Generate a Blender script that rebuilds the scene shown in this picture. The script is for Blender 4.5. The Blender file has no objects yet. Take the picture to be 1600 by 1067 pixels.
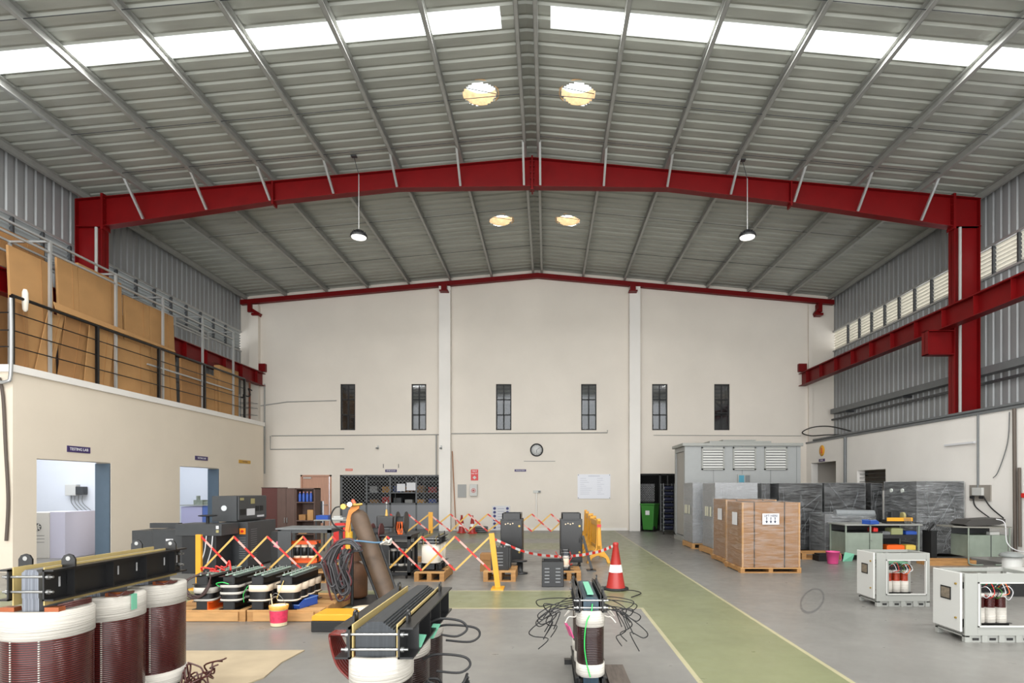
import bpy, math, random
from mathutils import Vector, Matrix
random.seed(7)
S = bpy.context.scene
COL = S.collection
PI = math.pi
# ---------------------------------------------------------------- camera, world, light, exposure
EYE = 1.63
def X(px, Y): return (px - 855.0) * Y / 900.0           # metres across at depth Y
def Z(py, Y): return EYE + (762.0 - py) * Y / 900.0     # height at depth Y
cam = bpy.data.cameras.new('camera'); camo = bpy.data.objects.new('camera', cam); COL.objects.link(camo)
camo.location = (0, 0, EYE); camo.rotation_euler = (PI/2, 0, 0)
cam.lens = 20.25; cam.sensor_width = 36; cam.shift_x = -55/1600; cam.shift_y = 228.5/1600
cam.clip_end = 200; cam.clip_start = 0.05
S.camera = camo
S.view_settings.view_transform = 'Standard'; S.view_settings.look = 'None'
S.view_settings.gamma = 1; S.view_settings.use_curve_mapping = False
S.view_settings.exposure = 0.85
w = bpy.data.worlds.new('overcast_sky'); S.world = w; w.use_nodes = True
wn = w.node_tree.nodes; bg = wn['Background']; bg.inputs[0].default_value = (0.93, 0.97, 1.0, 1); bg.inputs[1].default_value = 1.8
def area(name, loc, rot, sx, sy, power, col=(1, 1, 1), spread=180):
    l = bpy.data.lights.new(name, 'AREA'); l.shape = 'RECTANGLE'; l.size = sx; l.size_y = sy
    l.energy = power; l.color = col; l.spread = math.radians(spread)
    o = bpy.data.objects.new(name, l); COL.objects.link(o); o.location = loc; o.rotation_euler = rot
    return o
# daylight through the wide open hall door behind the photographer
area('door_daylight', (-0.4, -5.6, 2.6), (math.radians(86), 0, 0), 19, 5.0, 900, (1, .985, .96))
XR = -0.37                                               # ridge line
def zr(x): return 9.75 - .091*abs(x - XR)                # top of rafters
ROOF = .20
SLP = math.atan(.091)
# daylight of the translucent roof strips, just under each strip
for yy in (10.14, 2.35):
    for sgn, xa, xb in ((-1, -11.2, -.82), (1, 0.06, 10.5)):
        xm = (xa+xb)/2
        area('skylight_daylight', (xm, yy, zr(xm)+ROOF-.012), (0, sgn*SLP, 0), abs(xb-xa), .40, 250 if yy > 5 else 600, (1, .99, .97))

# ---------------------------------------------------------------- materials
def lin(c):
    return tuple(((v/255)/12.92 if v/255 <= .04045 else (((v/255)+.055)/1.055)**2.4) for v in c) + (1,)
MATS = {}
def mat(name, rgb, rough=.5, metal=0, noise=0, nscale=6, bump=0, bscale=40, spec=.5, emit=None, es=1, stretch=None, coat=0):
    if name in MATS: return MATS[name]
    m = bpy.data.materials.new(name); m.use_nodes = True; MATS[name] = m
    nt = m.node_tree; N = nt.nodes; L = nt.links; b = N['Principled BSDF']
    b.inputs['Base Color'].default_value = lin(rgb); b.inputs['Roughness'].default_value = rough
    b.inputs['Metallic'].default_value = metal; b.inputs['Specular IOR Level'].default_value = spec
    b.inputs['Coat Weight'].default_value = coat
    if emit: b.inputs['Emission Color'].default_value = lin(emit); b.inputs['Emission Strength'].default_value = es
    if noise or bump:
        tc = N.new('ShaderNodeTexCoord'); mp = N.new('ShaderNodeMapping'); L.new(tc.outputs['Object'], mp.inputs[0])
        if stretch: mp.inputs['Scale'].default_value = stretch
    if noise:
        n = N.new('ShaderNodeTexNoise'); n.inputs['Scale'].default_value = nscale; n.inputs['Detail'].default_value = 6
        r = N.new('ShaderNodeMapRange'); r.inputs['From Min'].default_value = .3; r.inputs['From Max'].default_value = .7
        r.inputs['To Min'].default_value = 1-noise; r.inputs['To Max'].default_value = 1+noise*.5
        mx = N.new('ShaderNodeVectorMath'); mx.operation = 'SCALE'; mx.inputs[0].default_value = lin(rgb)[:3]
        L.new(mp.outputs[0], n.inputs['Vector']); L.new(n.outputs[0], r.inputs[0]); L.new(r.outputs[0], mx.inputs['Scale'])
        L.new(mx.outputs[0], b.inputs['Base Color'])
    if bump:
        n = N.new('ShaderNodeTexNoise'); n.inputs['Scale'].default_value = bscale; n.inputs['Detail'].default_value = 4
        bp = N.new('ShaderNodeBump'); bp.inputs['Strength'].default_value = bump; bp.inputs['Distance'].default_value = .02
        L.new(mp.outputs[0], n.inputs['Vector']); L.new(n.outputs[0], bp.inputs['Height']); L.new(bp.outputs[0], b.inputs['Normal'])
    return m
plaster = mat('plaster', (222, 214, 203), .75, noise=.06, nscale=.6, bump=.15, bscale=9)
plaster_l = mat('plaster_cream', (224, 212, 194), .75, noise=.05, nscale=.7, bump=.12, bscale=9)
plaster_w = mat('plaster_white', (232, 228, 222), .75, noise=.05, nscale=.8)
labwall = mat('lab_wall', (206, 210, 217), .7)
bluegrey = mat('blue_grey_paint', (78, 94, 108), .55, noise=.05)
red = mat('red_oxide_paint', (108, 6, 9), .45, noise=.12, nscale=3, spec=.22)
galv = mat('galvanised_sheet', (160, 162, 154), .45, .15, noise=.16, nscale=2.2, stretch=(.25, 1.6, 1))
galvw = mat('galvanised_cladding', (150, 152, 153), .5, .2, noise=.10, nscale=2, stretch=(1, 1.5, .3))
purl = mat('galvanised_section', (160, 161, 157), .4, .3, noise=.1, nscale=5)
black = mat('black_paint', (16, 16, 17), .32, noise=.1, nscale=10)
blackm = mat('black_matt', (20, 20, 21), .6)
blackp = mat('black_powder_coat', (30, 31, 33), .42, bump=.1, bscale=300)
dgrey = mat('dark_grey_enamel', (58, 60, 62), .4, noise=.08, nscale=8)
mgrey = mat('mid_grey_steel', (104, 107, 108), .4, noise=.08, nscale=8)
steel = mat('zinc_steel', (150, 150, 148), .32, .8)
tube_s = mat('silver_tube', (176, 177, 176), .35, .5)
lam = mat('core_lamination', (60, 64, 70), .3, .4, noise=.5, nscale=3, stretch=(90, .2, .2))
lamv = mat('core_lamination_front', (120, 124, 132), .3, .5, noise=.6, nscale=3, stretch=(90, .2, .2))
board = mat('press_board', (170, 150, 98), .6, noise=.1)
tape = mat('cotton_tape', (188, 183, 174), .8, noise=.12, nscale=3, stretch=(.5, .5, 22), bump=.5, bscale=5)
brown = mat('copper_bus', (150, 82, 48), .35, .4, noise=.2)
wood = mat('pallet_wood', (164, 120, 70), .7, noise=.25, nscale=4, stretch=(1, 6, 6))
woodl = mat('pallet_wood_light', (182, 138, 86), .7, noise=.2, nscale=4, stretch=(1, 6, 6))
card = mat('cardboard', (172, 130, 82), .8, noise=.1, nscale=2.5, bump=.08, bscale=30)
card2 = mat('cardboard_dark', (154, 112, 68), .8, noise=.12, nscale=2.5)
cardw = mat('cardboard_wrapped', (136, 98, 62), .4, noise=.08, nscale=3, bump=.3, bscale=5, stretch=(1, 1, 7))
white = mat('white_paint', (190, 190, 186), .45)
lgrey = mat('light_grey_powder', (144, 145, 140), .42)
cgrey = mat('substation_grey', (146, 148, 147), .42, noise=.03)
yellow = mat('yellow_plastic', (214, 152, 34), .4, noise=.06)
orange = mat('orange_paint', (226, 96, 24), .45)
redp = mat('red_plastic', (200, 40, 34), .4)
greenp = mat('green_plastic', (48, 118, 40), .4)
gtape = mat('mint_tape', (104, 168, 140), .5)
bluep = mat('blue_plastic', (40, 78, 160), .4)
pink = mat('pink_plastic', (206, 74, 130), .4)
tan_ = mat('tan_strip', (200, 160, 84), .5)
rubber = mat('black_rubber', (18, 17, 17), .6)
hose_g = mat('hose_grey', (62, 60, 62), .5)
hose_r = mat('hose_maroon', (84, 30, 32), .5)
hose_b = mat('hose_blue', (74, 108, 134), .5)
rustc = mat('cylinder_brown', (84, 66, 50), .55, .1, noise=.35, nscale=5)
rustd = mat('cylinder_rust', (88, 56, 32), .6, .1, noise=.4, nscale=6)
wardr = mat('wenge_laminate', (84, 62, 54), .5, noise=.15, nscale=6, stretch=(5, 1, .6))
wards = mat('mahogany_panel', (74, 30, 24), .45)
doorw = mat('door_wood', (190, 146, 124), .5, noise=.12, nscale=5, stretch=(5, 1, .4))
bgreen = mat('green_grey_enamel', (128, 138, 126), .45, noise=.12, nscale=5)
paper = mat('paper', (208, 208, 210), .6)
purple = mat('purple_sign', (60, 44, 96), .5)
text_w = mat('lettering_white', (240, 240, 240), .5)
text_d = mat('lettering_dark', (44, 48, 72), .5)
glassd = mat('window_glass', (70, 74, 72), .06, 0, spec=.8)
cream = mat('cream_plastic', (224, 206, 170), .5)
bucketr = mat('bucket_label_red', (206, 52, 84), .45, noise=.3, nscale=30)
conduit = mat('conduit_grey', (156, 156, 152), .5)
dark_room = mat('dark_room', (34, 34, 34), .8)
lens = mat('lamp_lens', (240, 240, 240), .3, emit=(255, 252, 245), es=.9)
dome = mat('translucent_dome', (250, 244, 232), .5, noise=.05, nscale=5)

def enamel(name, base, dark):
    m = mat(name, base, .27, .15, coat=.1)
    nt = m.node_tree; N = nt.nodes; L = nt.links; b = N['Principled BSDF']
    tc = N.new('ShaderNodeTexCoord'); wv = N.new('ShaderNodeTexWave'); wv.wave_type = 'BANDS'; wv.bands_direction = 'Z'
    wv.inputs['Scale'].default_value = 24; wv.inputs['Distortion'].default_value = .4; wv.inputs['Detail'].default_value = 1
    L.new(tc.outputs['Object'], wv.inputs[0])
    mx = N.new('ShaderNodeMix'); mx.data_type = 'RGBA'; mx.inputs['A'].default_value = lin(dark); mx.inputs['B'].default_value = lin(base)
    L.new(wv.outputs['Fac'], mx.inputs['Factor']); L.new(mx.outputs['Result'], b.inputs['Base Color'])
    bp = N.new('ShaderNodeBump'); bp.inputs['Strength'].default_value = .6; bp.inputs['Distance'].default_value = .004
    L.new(wv.outputs['Fac'], bp.inputs['Height']); L.new(bp.outputs[0], b.inputs['Normal'])
    return m
winding = enamel('enamelled_winding', (84, 21, 16), (18, 5, 5))
winding_o = enamel('enamelled_winding_copper', (190, 62, 24), (90, 22, 12))

def floor_mat():
    m = mat('epoxy_floor', (130, 132, 133), .32)
    nt = m.node_tree; N = nt.nodes; L = nt.links; b = N['Principled BSDF']
    tc = N.new('ShaderNodeTexCoord'); sp = N.new('ShaderNodeSeparateXYZ'); L.new(tc.outputs['Object'], sp.inputs[0])
    def band(o, a, c):
        g = N.new('ShaderNodeMath'); g.operation = 'GREATER_THAN'; L.new(o, g.inputs[0]); g.inputs[1].default_value = a
        l = N.new('ShaderNodeMath'); l.operation = 'LESS_THAN'; L.new(o, l.inputs[0]); l.inputs[1].default_value = c
        p = N.new('ShaderNodeMath'); p.operation = 'MULTIPLY'; L.new(g.outputs[0], p.inputs[0]); L.new(l.outputs[0], p.inputs[1]); return p.outputs[0]
    def op(k, a, c):
        p = N.new('ShaderNodeMath'); p.operation = k; L.new(a, p.inputs[0]); L.new(c, p.inputs[1]); return p.outputs[0]
    x, y = sp.outputs[0], sp.outputs[1]
    laneA = band(x, 1.28, 2.56)
    left = band(x, -9.0, 1.5)
    c1 = op('MULTIPLY', band(y, 7.80, 9.12), left)
    c2 = op('MULTIPLY', band(y, 18.4, 20.8), left)
    c3 = op('MULTIPLY', band(y, 15.2, 17.0), left)
    green = op('MAXIMUM', op('MAXIMUM', laneA, c1), op('MAXIMUM', c2, c3))
    # yellow lines
    def bigger(y0, y1, x0, x1): return op('MULTIPLY', band(y, y0, y1), band(x, x0, x1))
    ln = op('MAXIMUM', band(x, 2.535, 2.58), bigger(0, 7.83, 1.26, 1.305))
    ln = op('MAXIMUM', ln, bigger(7.76, 7.82, -9, 1.3)); ln = op('MAXIMUM', ln, bigger(9.08, 9.13, -9, 1.0))
    n1 = N.new('ShaderNodeTexNoise'); n1.inputs['Scale'].default_value = .8; n1.inputs['Detail'].default_value = 8; n1.inputs['Roughness'].default_value = .65
    L.new(tc.outputs['Object'], n1.inputs['Vector'])
    r1 = N.new('ShaderNodeMapRange'); r1.inputs['From Min'].default_value = .3; r1.inputs['From Max'].default_value = .7; r1.inputs['To Min'].default_value = .86; r1.inputs['To Max'].default_value = 1.1
    L.new(n1.outputs[0], r1.inputs[0])
    def mix(f, a, c):
        mx = N.new('ShaderNodeMix'); mx.data_type = 'RGBA'; L.new(f, mx.inputs['Factor'])
        if isinstance(a, tuple): mx.inputs['A'].default_value = a
        else: L.new(a, mx.inputs['A'])
        mx.inputs['B'].default_value = c; return mx.outputs['Result']
    c = mix(green, lin((118, 116, 112)), lin((116, 119, 88)))
    c = mix(ln, c, lin((160, 154, 122)))
    sc = N.new('ShaderNodeVectorMath'); sc.operation = 'SCALE'; L.new(c, sc.inputs[0]); L.new(r1.outputs[0], sc.inputs['Scale'])
    # round tyre mark and scuffs
    def ring(cx, cy, ax, ay, rot, wdt):
        mp = N.new('ShaderNodeMapping'); mp.vector_type = 'TEXTURE'; L.new(tc.outputs['Object'], mp.inputs[0])
        mp.inputs['Location'].default_value = (cx, cy, 0); mp.inputs['Rotation'].default_value = (0, 0, rot); mp.inputs['Scale'].default_value = (ax, ay, 1)
        ln_ = N.new('ShaderNodeVectorMath'); ln_.operation = 'LENGTH'; L.new(mp.outputs[0], ln_.inputs[0])
        return band(ln_.outputs['Value'], 1-wdt, 1)
    sp2 = N.new('ShaderNodeVectorMath'); sp2.operation = 'LENGTH'; 
    k = ring(3.87, 8.4, .15, 1.07, -.49, .15)
    fm = N.new('ShaderNodeMath'); fm.operation = 'MULTIPLY'; L.new(k, fm.inputs[0]); fm.inputs[1].default_value = .7
    c = mix(fm.outputs[0], sc.outputs[0], lin((84, 84, 84)))
    L.new(c, b.inputs['Base Color'])
    n2 = N.new('ShaderNodeTexNoise'); n2.inputs['Scale'].default_value = 5; n2.inputs['Detail'].default_value = 6; L.new(tc.outputs['Object'], n2.inputs['Vector'])
    r2 = N.new('ShaderNodeMapRange'); r2.inputs['To Min'].default_value = .18; r2.inputs['To Max'].default_value = .5; L.new(n2.outputs[0], r2.inputs[0])
    L.new(r2.outputs[0], b.inputs['Roughness'])
    return m
FLOORM = floor_mat()

def film_mat(name, lo, hi, tint=(225, 228, 230)):
    m = bpy.data.materials.new(name); m.use_nodes = True; nt = m.node_tree; N = nt.nodes; L = nt.links
    b = N['Principled BSDF']; out = N['Material Output']; b.inputs['Base Color'].default_value = lin(tint); b.inputs['Roughness'].default_value = .22
    t = N.new('ShaderNodeBsdfTransparent'); mx = N.new('ShaderNodeMixShader')
    tc = N.new('ShaderNodeTexCoord'); mp = N.new('ShaderNodeMapping'); mp.inputs['Scale'].default_value = (1.2, 1.2, 9); mp.inputs['Rotation'].default_value = (.25, .2, 0)
    n = N.new('ShaderNodeTexNoise'); n.inputs['Scale'].default_value = 1.7; n.inputs['Detail'].default_value = 9; n.inputs['Roughness'].default_value = .7; n.inputs['Distortion'].default_value = 1.2
    r = N.new('ShaderNodeMapRange'); r.inputs['From Min'].default_value = .42; r.inputs['From Max'].default_value = .78; r.inputs['To Min'].default_value = lo; r.inputs['To Max'].default_value = hi
    bp = N.new('ShaderNodeBump'); bp.inputs['Strength'].default_value = .7; bp.inputs['Distance'].default_value = .02
    L.new(tc.outputs['Object'], mp.inputs[0]); L.new(mp.outputs[0], n.inputs['Vector']); L.new(n.outputs[0], r.inputs[0]); L.new(r.outputs[0], mx.inputs[0])
    L.new(n.outputs[0], bp.inputs['Height']); L.new(bp.outputs[0], b.inputs['Normal'])
    L.new(t.outputs[0], mx.inputs[1]); L.new(b.outputs[0], mx.inputs[2]); L.new(mx.outputs[0], out.inputs[0]); return m
film = film_mat('stretch_film', .03, .34)
film_h = film_mat('stretch_film_heavy', .10, .52)
film_s = film_mat('stretch_film_side', .30, .62, (190, 192, 194))
film_c = film_mat('stretch_film_clear', .01, .30)
def trans_mat():
    m = bpy.data.materials.new('translucent_sheet'); m.use_nodes = True; N = m.node_tree.nodes; L = m.node_tree.links
    t = N.new('ShaderNodeBsdfTranslucent'); t.inputs[0].default_value = (.9, .92, .9, 1); L.new(t.outputs[0], N['Material Output'].inputs[0]); return m
translu = trans_mat()
def glass_mat():
    m = bpy.data.materials.new('clear_glass'); m.use_nodes = True; N = m.node_tree.nodes; L = m.node_tree.links
    t = N.new('ShaderNodeBsdfTransparent'); g = N.new('ShaderNodeBsdfGlossy'); g.inputs['Roughness'].default_value = .05; mx = N.new('ShaderNodeMixShader'); mx.inputs[0].default_value = .06
    L.new(t.outputs[0], mx.inputs[1]); L.new(g.outputs[0], mx.inputs[2]); L.new(mx.outputs[0], N['Material Output'].inputs[0]); return m
glass = glass_mat()

# ---------------------------------------------------------------- mesh builder
class MB:
    def __init__(s): s.v = []; s.f = []; s.mi = []; s.sm = []; s.m = 0; s.M = None
    def add(s, vs, fs, smooth=False):
        o = len(s.v)
        if s.M is not None: vs = [tuple(s.M @ Vector(p)) for p in vs]
        s.v += [tuple(p) for p in vs]
        for f in fs: s.f.append(tuple(i+o for i in f)); s.mi.append(s.m); s.sm.append(smooth)
        return s
    def box(s, x0, x1, y0, y1, z0, z1):
        vs = [(x, y, z) for z in (z0, z1) for y in (y0, y1) for x in (x0, x1)]
        return s.add(vs, [(0, 2, 3, 1), (4, 5, 7, 6), (0, 1, 5, 4), (2, 6, 7, 3), (0, 4, 6, 2), (1, 3, 7, 5)])
    def bar(s, p0, p1, w, h, up=(0, 0, 1)):
        p0 = Vector(p0); p1 = Vector(p1); d = (p1-p0).normalized(); u = Vector(up)
        if abs(d.dot(u)) > .98: u = Vector((0, 1, 0))
        a = d.cross(u).normalized()*w/2; b = a.cross(d).normalized()*h/2
        vs = [p+q for p in (p0, p1) for q in (-a-b, a-b, a+b, -a+b)]
        return s.add(vs, [(0, 1, 2, 3), (7, 6, 5, 4), (0, 4, 5, 1), (1, 5, 6, 2), (2, 6, 7, 3), (3, 7, 4, 0)])
    def cyl(s, p0, p1, r, r2=None, n=14, caps=True):
        r2 = r if r2 is None else r2
        p0 = Vector(p0); p1 = Vector(p1); d = (p1-p0).normalized(); u = Vector((0, 0, 1)) if abs(d.z) < .9 else Vector((1, 0, 0))
        a = d.cross(u).normalized(); b = d.cross(a).normalized()
        vs = []
        for p, rr in ((p0, r), (p1, r2)):
            vs += [p+(a*math.cos(2*PI*i/n)+b*math.sin(2*PI*i/n))*rr for i in range(n)]
        s.add(vs, [(i, (i+1) % n, n+(i+1) % n, n+i) for i in range(n)], True)
        if caps: s.add(vs[:n], [tuple(range(n))[::-1]]); s.add(vs[n:], [tuple(range(n))])
        return s
    def tube(s, pts, r, n=6, closed=False):
        pts = [Vector(p) for p in pts]; vs = []; prev = None
        for i, p in enumerate(pts):
            d = (pts[min(i+1, len(pts)-1)]-pts[max(i-1, 0)])
            d = d.normalized() if d.length > 1e-7 else Vector((0, 0, 1))
            if prev is None:
                u = Vector((0, 0, 1)) if abs(d.z) < .9 else Vector((1, 0, 0)); a = d.cross(u).normalized()
            else:
                a = prev - d*prev.dot(d); a = a.normalized() if a.length > 1e-6 else prev
            prev = a; b = d.cross(a)
            vs += [p+(a*math.cos(2*PI*k/n)+b*math.sin(2*PI*k/n))*r for k in range(n)]
        fs = [(i*n+k, i*n+(k+1) % n, (i+1)*n+(k+1) % n, (i+1)*n+k) for i in range(len(pts)-1) for k in range(n)]
        s.add(vs, fs, True); s.add(vs[:n], [tuple(range(n))[::-1]]); s.add(vs[-n:], [tuple(range(n))]); return s
    def lathe(s, prof, c=(0, 0, 0), n=24, sx=1, sy=1):
        vs = [(c[0]+r*sx*math.cos(2*PI*i/n), c[1]+r*sy*math.sin(2*PI*i/n), c[2]+z) for r, z in prof for i in range(n)]
        fs = [(j*n+i, j*n+(i+1) % n, (j+1)*n+(i+1) % n, (j+1)*n+i) for j in range(len(prof)-1) for i in range(n)]
        s.add(vs, fs, True); return s
    def prism(s, poly, axis, a, b):
        def P(u, v, t): return {'x': (t, u, v), 'y': (u, t, v), 'z': (u, v, t)}[axis]
        n = len(poly); vs = [P(u, v, a) for u, v in poly]+[P(u, v, b) for u, v in poly]
        return s.add(vs, [tuple(range(n)), tuple(range(n, 2*n))[::-1]]+[(i, i+n, (i+1) % n+n, (i+1) % n) for i in range(n)])
    def build(s, name, mats, parent=None, bevel=0, solid=False):
        me = bpy.data.meshes.new(name); me.from_pydata(s.v, [], s.f)
        for m in (mats if isinstance(mats, (list, tuple)) else [mats]): me.materials.append(m)
        me.polygons.foreach_set('material_index', s.mi); me.polygons.foreach_set('use_smooth', s.sm); me.validate(); me.update()
        o = bpy.data.objects.new(name, me); COL.objects.link(o)
        if parent: o.parent = parent
        if bevel:
            md = o.modifiers.new('bevel', 'BEVEL'); md.width = bevel; md.segments = 2; md.limit_method = 'ANGLE'; md.harden_normals = False
        return o
def tag(o, label=None, cat=None, group=None, kind=None):
    if label: o['label'] = label
    if cat: o['category'] = cat
    if group: o['group'] = group
    if kind: o['kind'] = kind
    return o
def thing(name, label, cat, loc=(0, 0, 0), rz=0, group=None):
    o = bpy.data.objects.new(name, None); COL.objects.link(o); o.location = loc; o.rotation_euler = (0, 0, rz); o.empty_display_size = .1
    return tag(o, label, cat, group)
def struct(o): o['kind'] = 'structure'; return o
def dup(root, loc, rz=None, label=None, group=None):
    kids = {}
    for ob in list(COL.objects):
        if ob.parent: kids.setdefault(ob.parent.name, []).append(ob)
    def cp(o, par):
        c = o.copy(); COL.objects.link(c); c.parent = par
        for k in kids.get(o.name, []): cp(k, c)
        return c
    r = cp(root, None); r.location = loc
    if rz is not None: r.rotation_euler = (0, 0, rz)
    if label: r['label'] = label
    if group: r['group'] = group
    return r
def smooth(pts, k=6):
    pts = [Vector(p) for p in pts]; out = []
    P = [pts[0]]+pts+[pts[-1]]
    for i in range(1, len(P)-2):
        for j in range(k):
            t = j/k; a, b, c, d = P[i-1], P[i], P[i+1], P[i+2]
            out.append(.5*((2*b)+(-a+c)*t+(2*a-5*b+4*c-d)*t*t+(-a+3*b-3*c+d)*t**3))
    out.append(pts[-1]); return out
def lettering(txt, parent, loc, rot, size, m, depth=.002, align='CENTER', name='lettering'):
    cu = bpy.data.curves.new(name, 'FONT'); cu.body = txt; cu.size = size; cu.extrude = depth; cu.align_x = align; cu.align_y = 'CENTER'; cu.resolution_u = 2
    t = bpy.data.objects.new('tmp', cu); COL.objects.link(t); bpy.context.view_layer.update()
    me = bpy.data.meshes.new_from_object(t.evaluated_get(bpy.context.evaluated_depsgraph_get()))
    bpy.data.objects.remove(t); me.materials.clear(); me.materials.append(m)
    o = bpy.data.objects.new(name, me); COL.objects.link(o); o.parent = parent; o.location = loc; o.rotation_euler = rot; return o
FACE_CAM = (PI/2, 0, 0)        # text read from -Y
FACE_PX = (PI/2, 0, PI/2)      # text read from +X
FACE_NX = (PI/2, 0, -PI/2)     # text read from -X
def holed(name, m, axis, p, thick, u0, u1, z0, z1, holes, jm=None):
    """wall in plane axis=p, slab from p to p+thick, rectangular holes (ua,ub,za,zb)"""
    us = sorted({u0, u1}|{h[0] for h in holes}|{h[1] for h in holes}); zs = sorted({z0, z1}|{h[2] for h in holes}|{h[3] for h in holes})
    us = [u for u in us if u0 <= u <= u1]; zs = [z for z in zs if z0 <= z <= z1]
    def inh(u, z): return any(h[0] < u < h[1] and h[2] < z < h[3] for h in holes)
    mb = MB(); q = p+thick
    for i in range(len(us)-1):
        for j in range(len(zs)-1):
            if inh((us[i]+us[i+1])/2, (zs[j]+zs[j+1])/2): continue
            a, b, c, d = us[i], us[i+1], zs[j], zs[j+1]
            lo, hi = min(p, q), max(p, q)
            if axis == 'y': mb.box(a, b, lo, hi, c, d)
            else: mb.box(lo, hi, a, b, c, d)
    return struct(mb.build(name, m))
# ================================================================ SETTING
XL, XRT, YB, YF = -11.7, 10.95, 22.0, -6.0
MX, MY0, MY1 = -10.3, 11.1, 20.9       # mezzanine block
RW = 9.9                               # low white wall on the right
struct(MB().box(-16, 14, YF, 25.5, -.2, 0).build('floor', FLOORM))

# ---- roof sheets: trapezoidal ribs across, one sheet per slope, holes cut for the roof vents
VENTS = [(-1.41, 12.05, 'left', 'nearer'), (.65, 12.05, 'right', 'nearer'), (-1.43, 17.75, 'left', 'farther'), (.65, 17.75, 'right', 'farther')]
STRIPS = [(9.93, 10.36), (2.14, 2.57)]
def roof(name, xa, xb):
    mb = MB(); prof = []; y = YF
    while y < YB+.2:
        if any(abs(y+.15-v[1]) < .62 for v in VENTS): prof += [(y+.0475*q, 0) for q in range(5)]+[(y+.215, .035), (y+.2425, .035), (y+.27, .035)]
        else: prof += [(y, 0), (y+.19, 0), (y+.215, .035), (y+.27, .035)]
        y += .30
    xs = {xa, xb, -.82 if xa < -1 else .06}
    xs |= {-11.2} if xa < -1 else {10.5}
    for vx, vy, _, _ in VENTS:
        if xa < vx < xb:
            k = vx-.40
            while k <= vx+.401: xs.add(round(k, 3)); k += .05
    xs = sorted(xs); vs = [(x, yy, zr(x)+ROOF+zz) for x in xs for yy, zz in prof]; n = len(prof); fs = []
    x_in, x_out = (-.82, -11.2) if xa < -1 else (.06, 10.5)
    for i in range(len(xs)-1):
        xm = (xs[i]+xs[i+1])/2
        for j in range(n-1):
            ym = (prof[j][0]+prof[j+1][0])/2
            if min(x_in, x_out) < xm < max(x_in, x_out) and any(a < ym < b for a, b in STRIPS): continue
            if any((xm-vx)**2+(ym-vy)**2 < .345**2 for vx, vy, _, _ in VENTS): continue
            fs.append((i*n+j, i*n+j+1, (i+1)*n+j+1, (i+1)*n+j))
    mb.add(vs, fs); o = struct(mb.build(name, galv)); return o
roof('ceiling', -12.0, XR); roof('ceiling', XR, 11.3)
def rc(): # ridge capping
    mb = MB(); mb.prism([(XR-.42, zr(XR-.42)+ROOF+.04), (XR, zr(XR)+ROOF+.05), (XR+.42, zr(XR+.42)+ROOF+.04), (XR+.42, zr(XR+.42)+ROOF+.06), (XR, zr(XR)+ROOF+.08), (XR-.42, zr(XR-.42)+ROOF+.06)], 'y', YF, YB)
    struct(mb.build('trim_1', galv))
rc()
k = 0
for a, b in STRIPS:
    for x0, x1, side in ((-11.2, -.82, 'left'), (.06, 10.5, 'right')):
        mb = MB(); z0, z1 = zr(x0)+ROOF+.02, zr(x1)+ROOF+.02
        mb.add([(x0, a-.03, z0), (x1, a-.03, z1), (x1, b+.03, z1), (x0, b+.03, z0), (x0, a-.03, z0+.012), (x1, a-.03, z1+.012), (x1, b+.03, z1+.012), (x0, b+.03, z0+.012)],
               [(0, 1, 2, 3), (7, 6, 5, 4), (0, 4, 5, 1), (2, 6, 7, 3), (1, 5, 6, 2), (0, 3, 7, 4)])
        k += 1; struct(mb.build('window_%d' % (20+k), translu))
for vx, vy, sd, nf in VENTS:
    t = thing('roof_vent', 'round translucent roof vent, the %s one on the %s slope' % (nf, sd), 'roof vent', (vx, vy, zr(vx)+ROOF+.03), 0, 'round roof vents beside the ridge')
    prof = [(.40, .25), (.40, .27), (.37, .31), (.30, .36), (.18, .40), (.04, .42), (0.001, .42)]
    MB().lathe(prof, n=28).build('dome', translu, t)
    MB().lathe([(.385, -.0), (.395, .26), (.405, .26), (.405, -.0), (.385, -.0)], n=28).build('throat', mat('rusty_throat', (226, 186, 138), .7, noise=.25, nscale=9), t)
    MB().cyl((-.34, -.1, .05), (.34, .1, .05), .007, n=5).build('stay_wire', blackm, t)

# ---- walls
WIN = [(532, 555), (643, 666), (775, 799), (908, 932), (1019, 1043), (1116, 1140)]
bh = [(X(a, YB), X(b, YB), Z(672, YB), Z(600, YB)) for a, b in WIN]
DOOR = (X(470, YB), X(518, YB), 0, 2.12); STORE = (X(531, YB), X(687, YB), 0, 2.12); DARK = (X(996, YB), 5.6, 0, 2.17)
holed('wall_back', plaster, 'y', YB, .25, -16, 14, 0, 8.3, bh+[DOOR, STORE, DARK])
MB().prism([(-12, 8.3), (11.3, 8.3), (11.3, zr(11.3)+ROOF), (XR, zr(XR)+ROOF), (-12, zr(-12)+ROOF)], 'y', YB, YB+.25).build('wall_back_gable', plaster)['kind'] = 'structure'
for i, (a, b, d) in enumerate([(X(688, YB), X(703.5, YB-.3), .3), (X(982, YB), X(998.5, YB), .3), (-11.3, -10.95, .18), (X(1262, YB), X(1268, YB), .10)]):
    struct(MB().box(a, b, YB-d, YB, 0, zr((a+b)/2)-.2).build('trim_%d' % (i+2), plaster_w if i < 2 else plaster))
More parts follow.
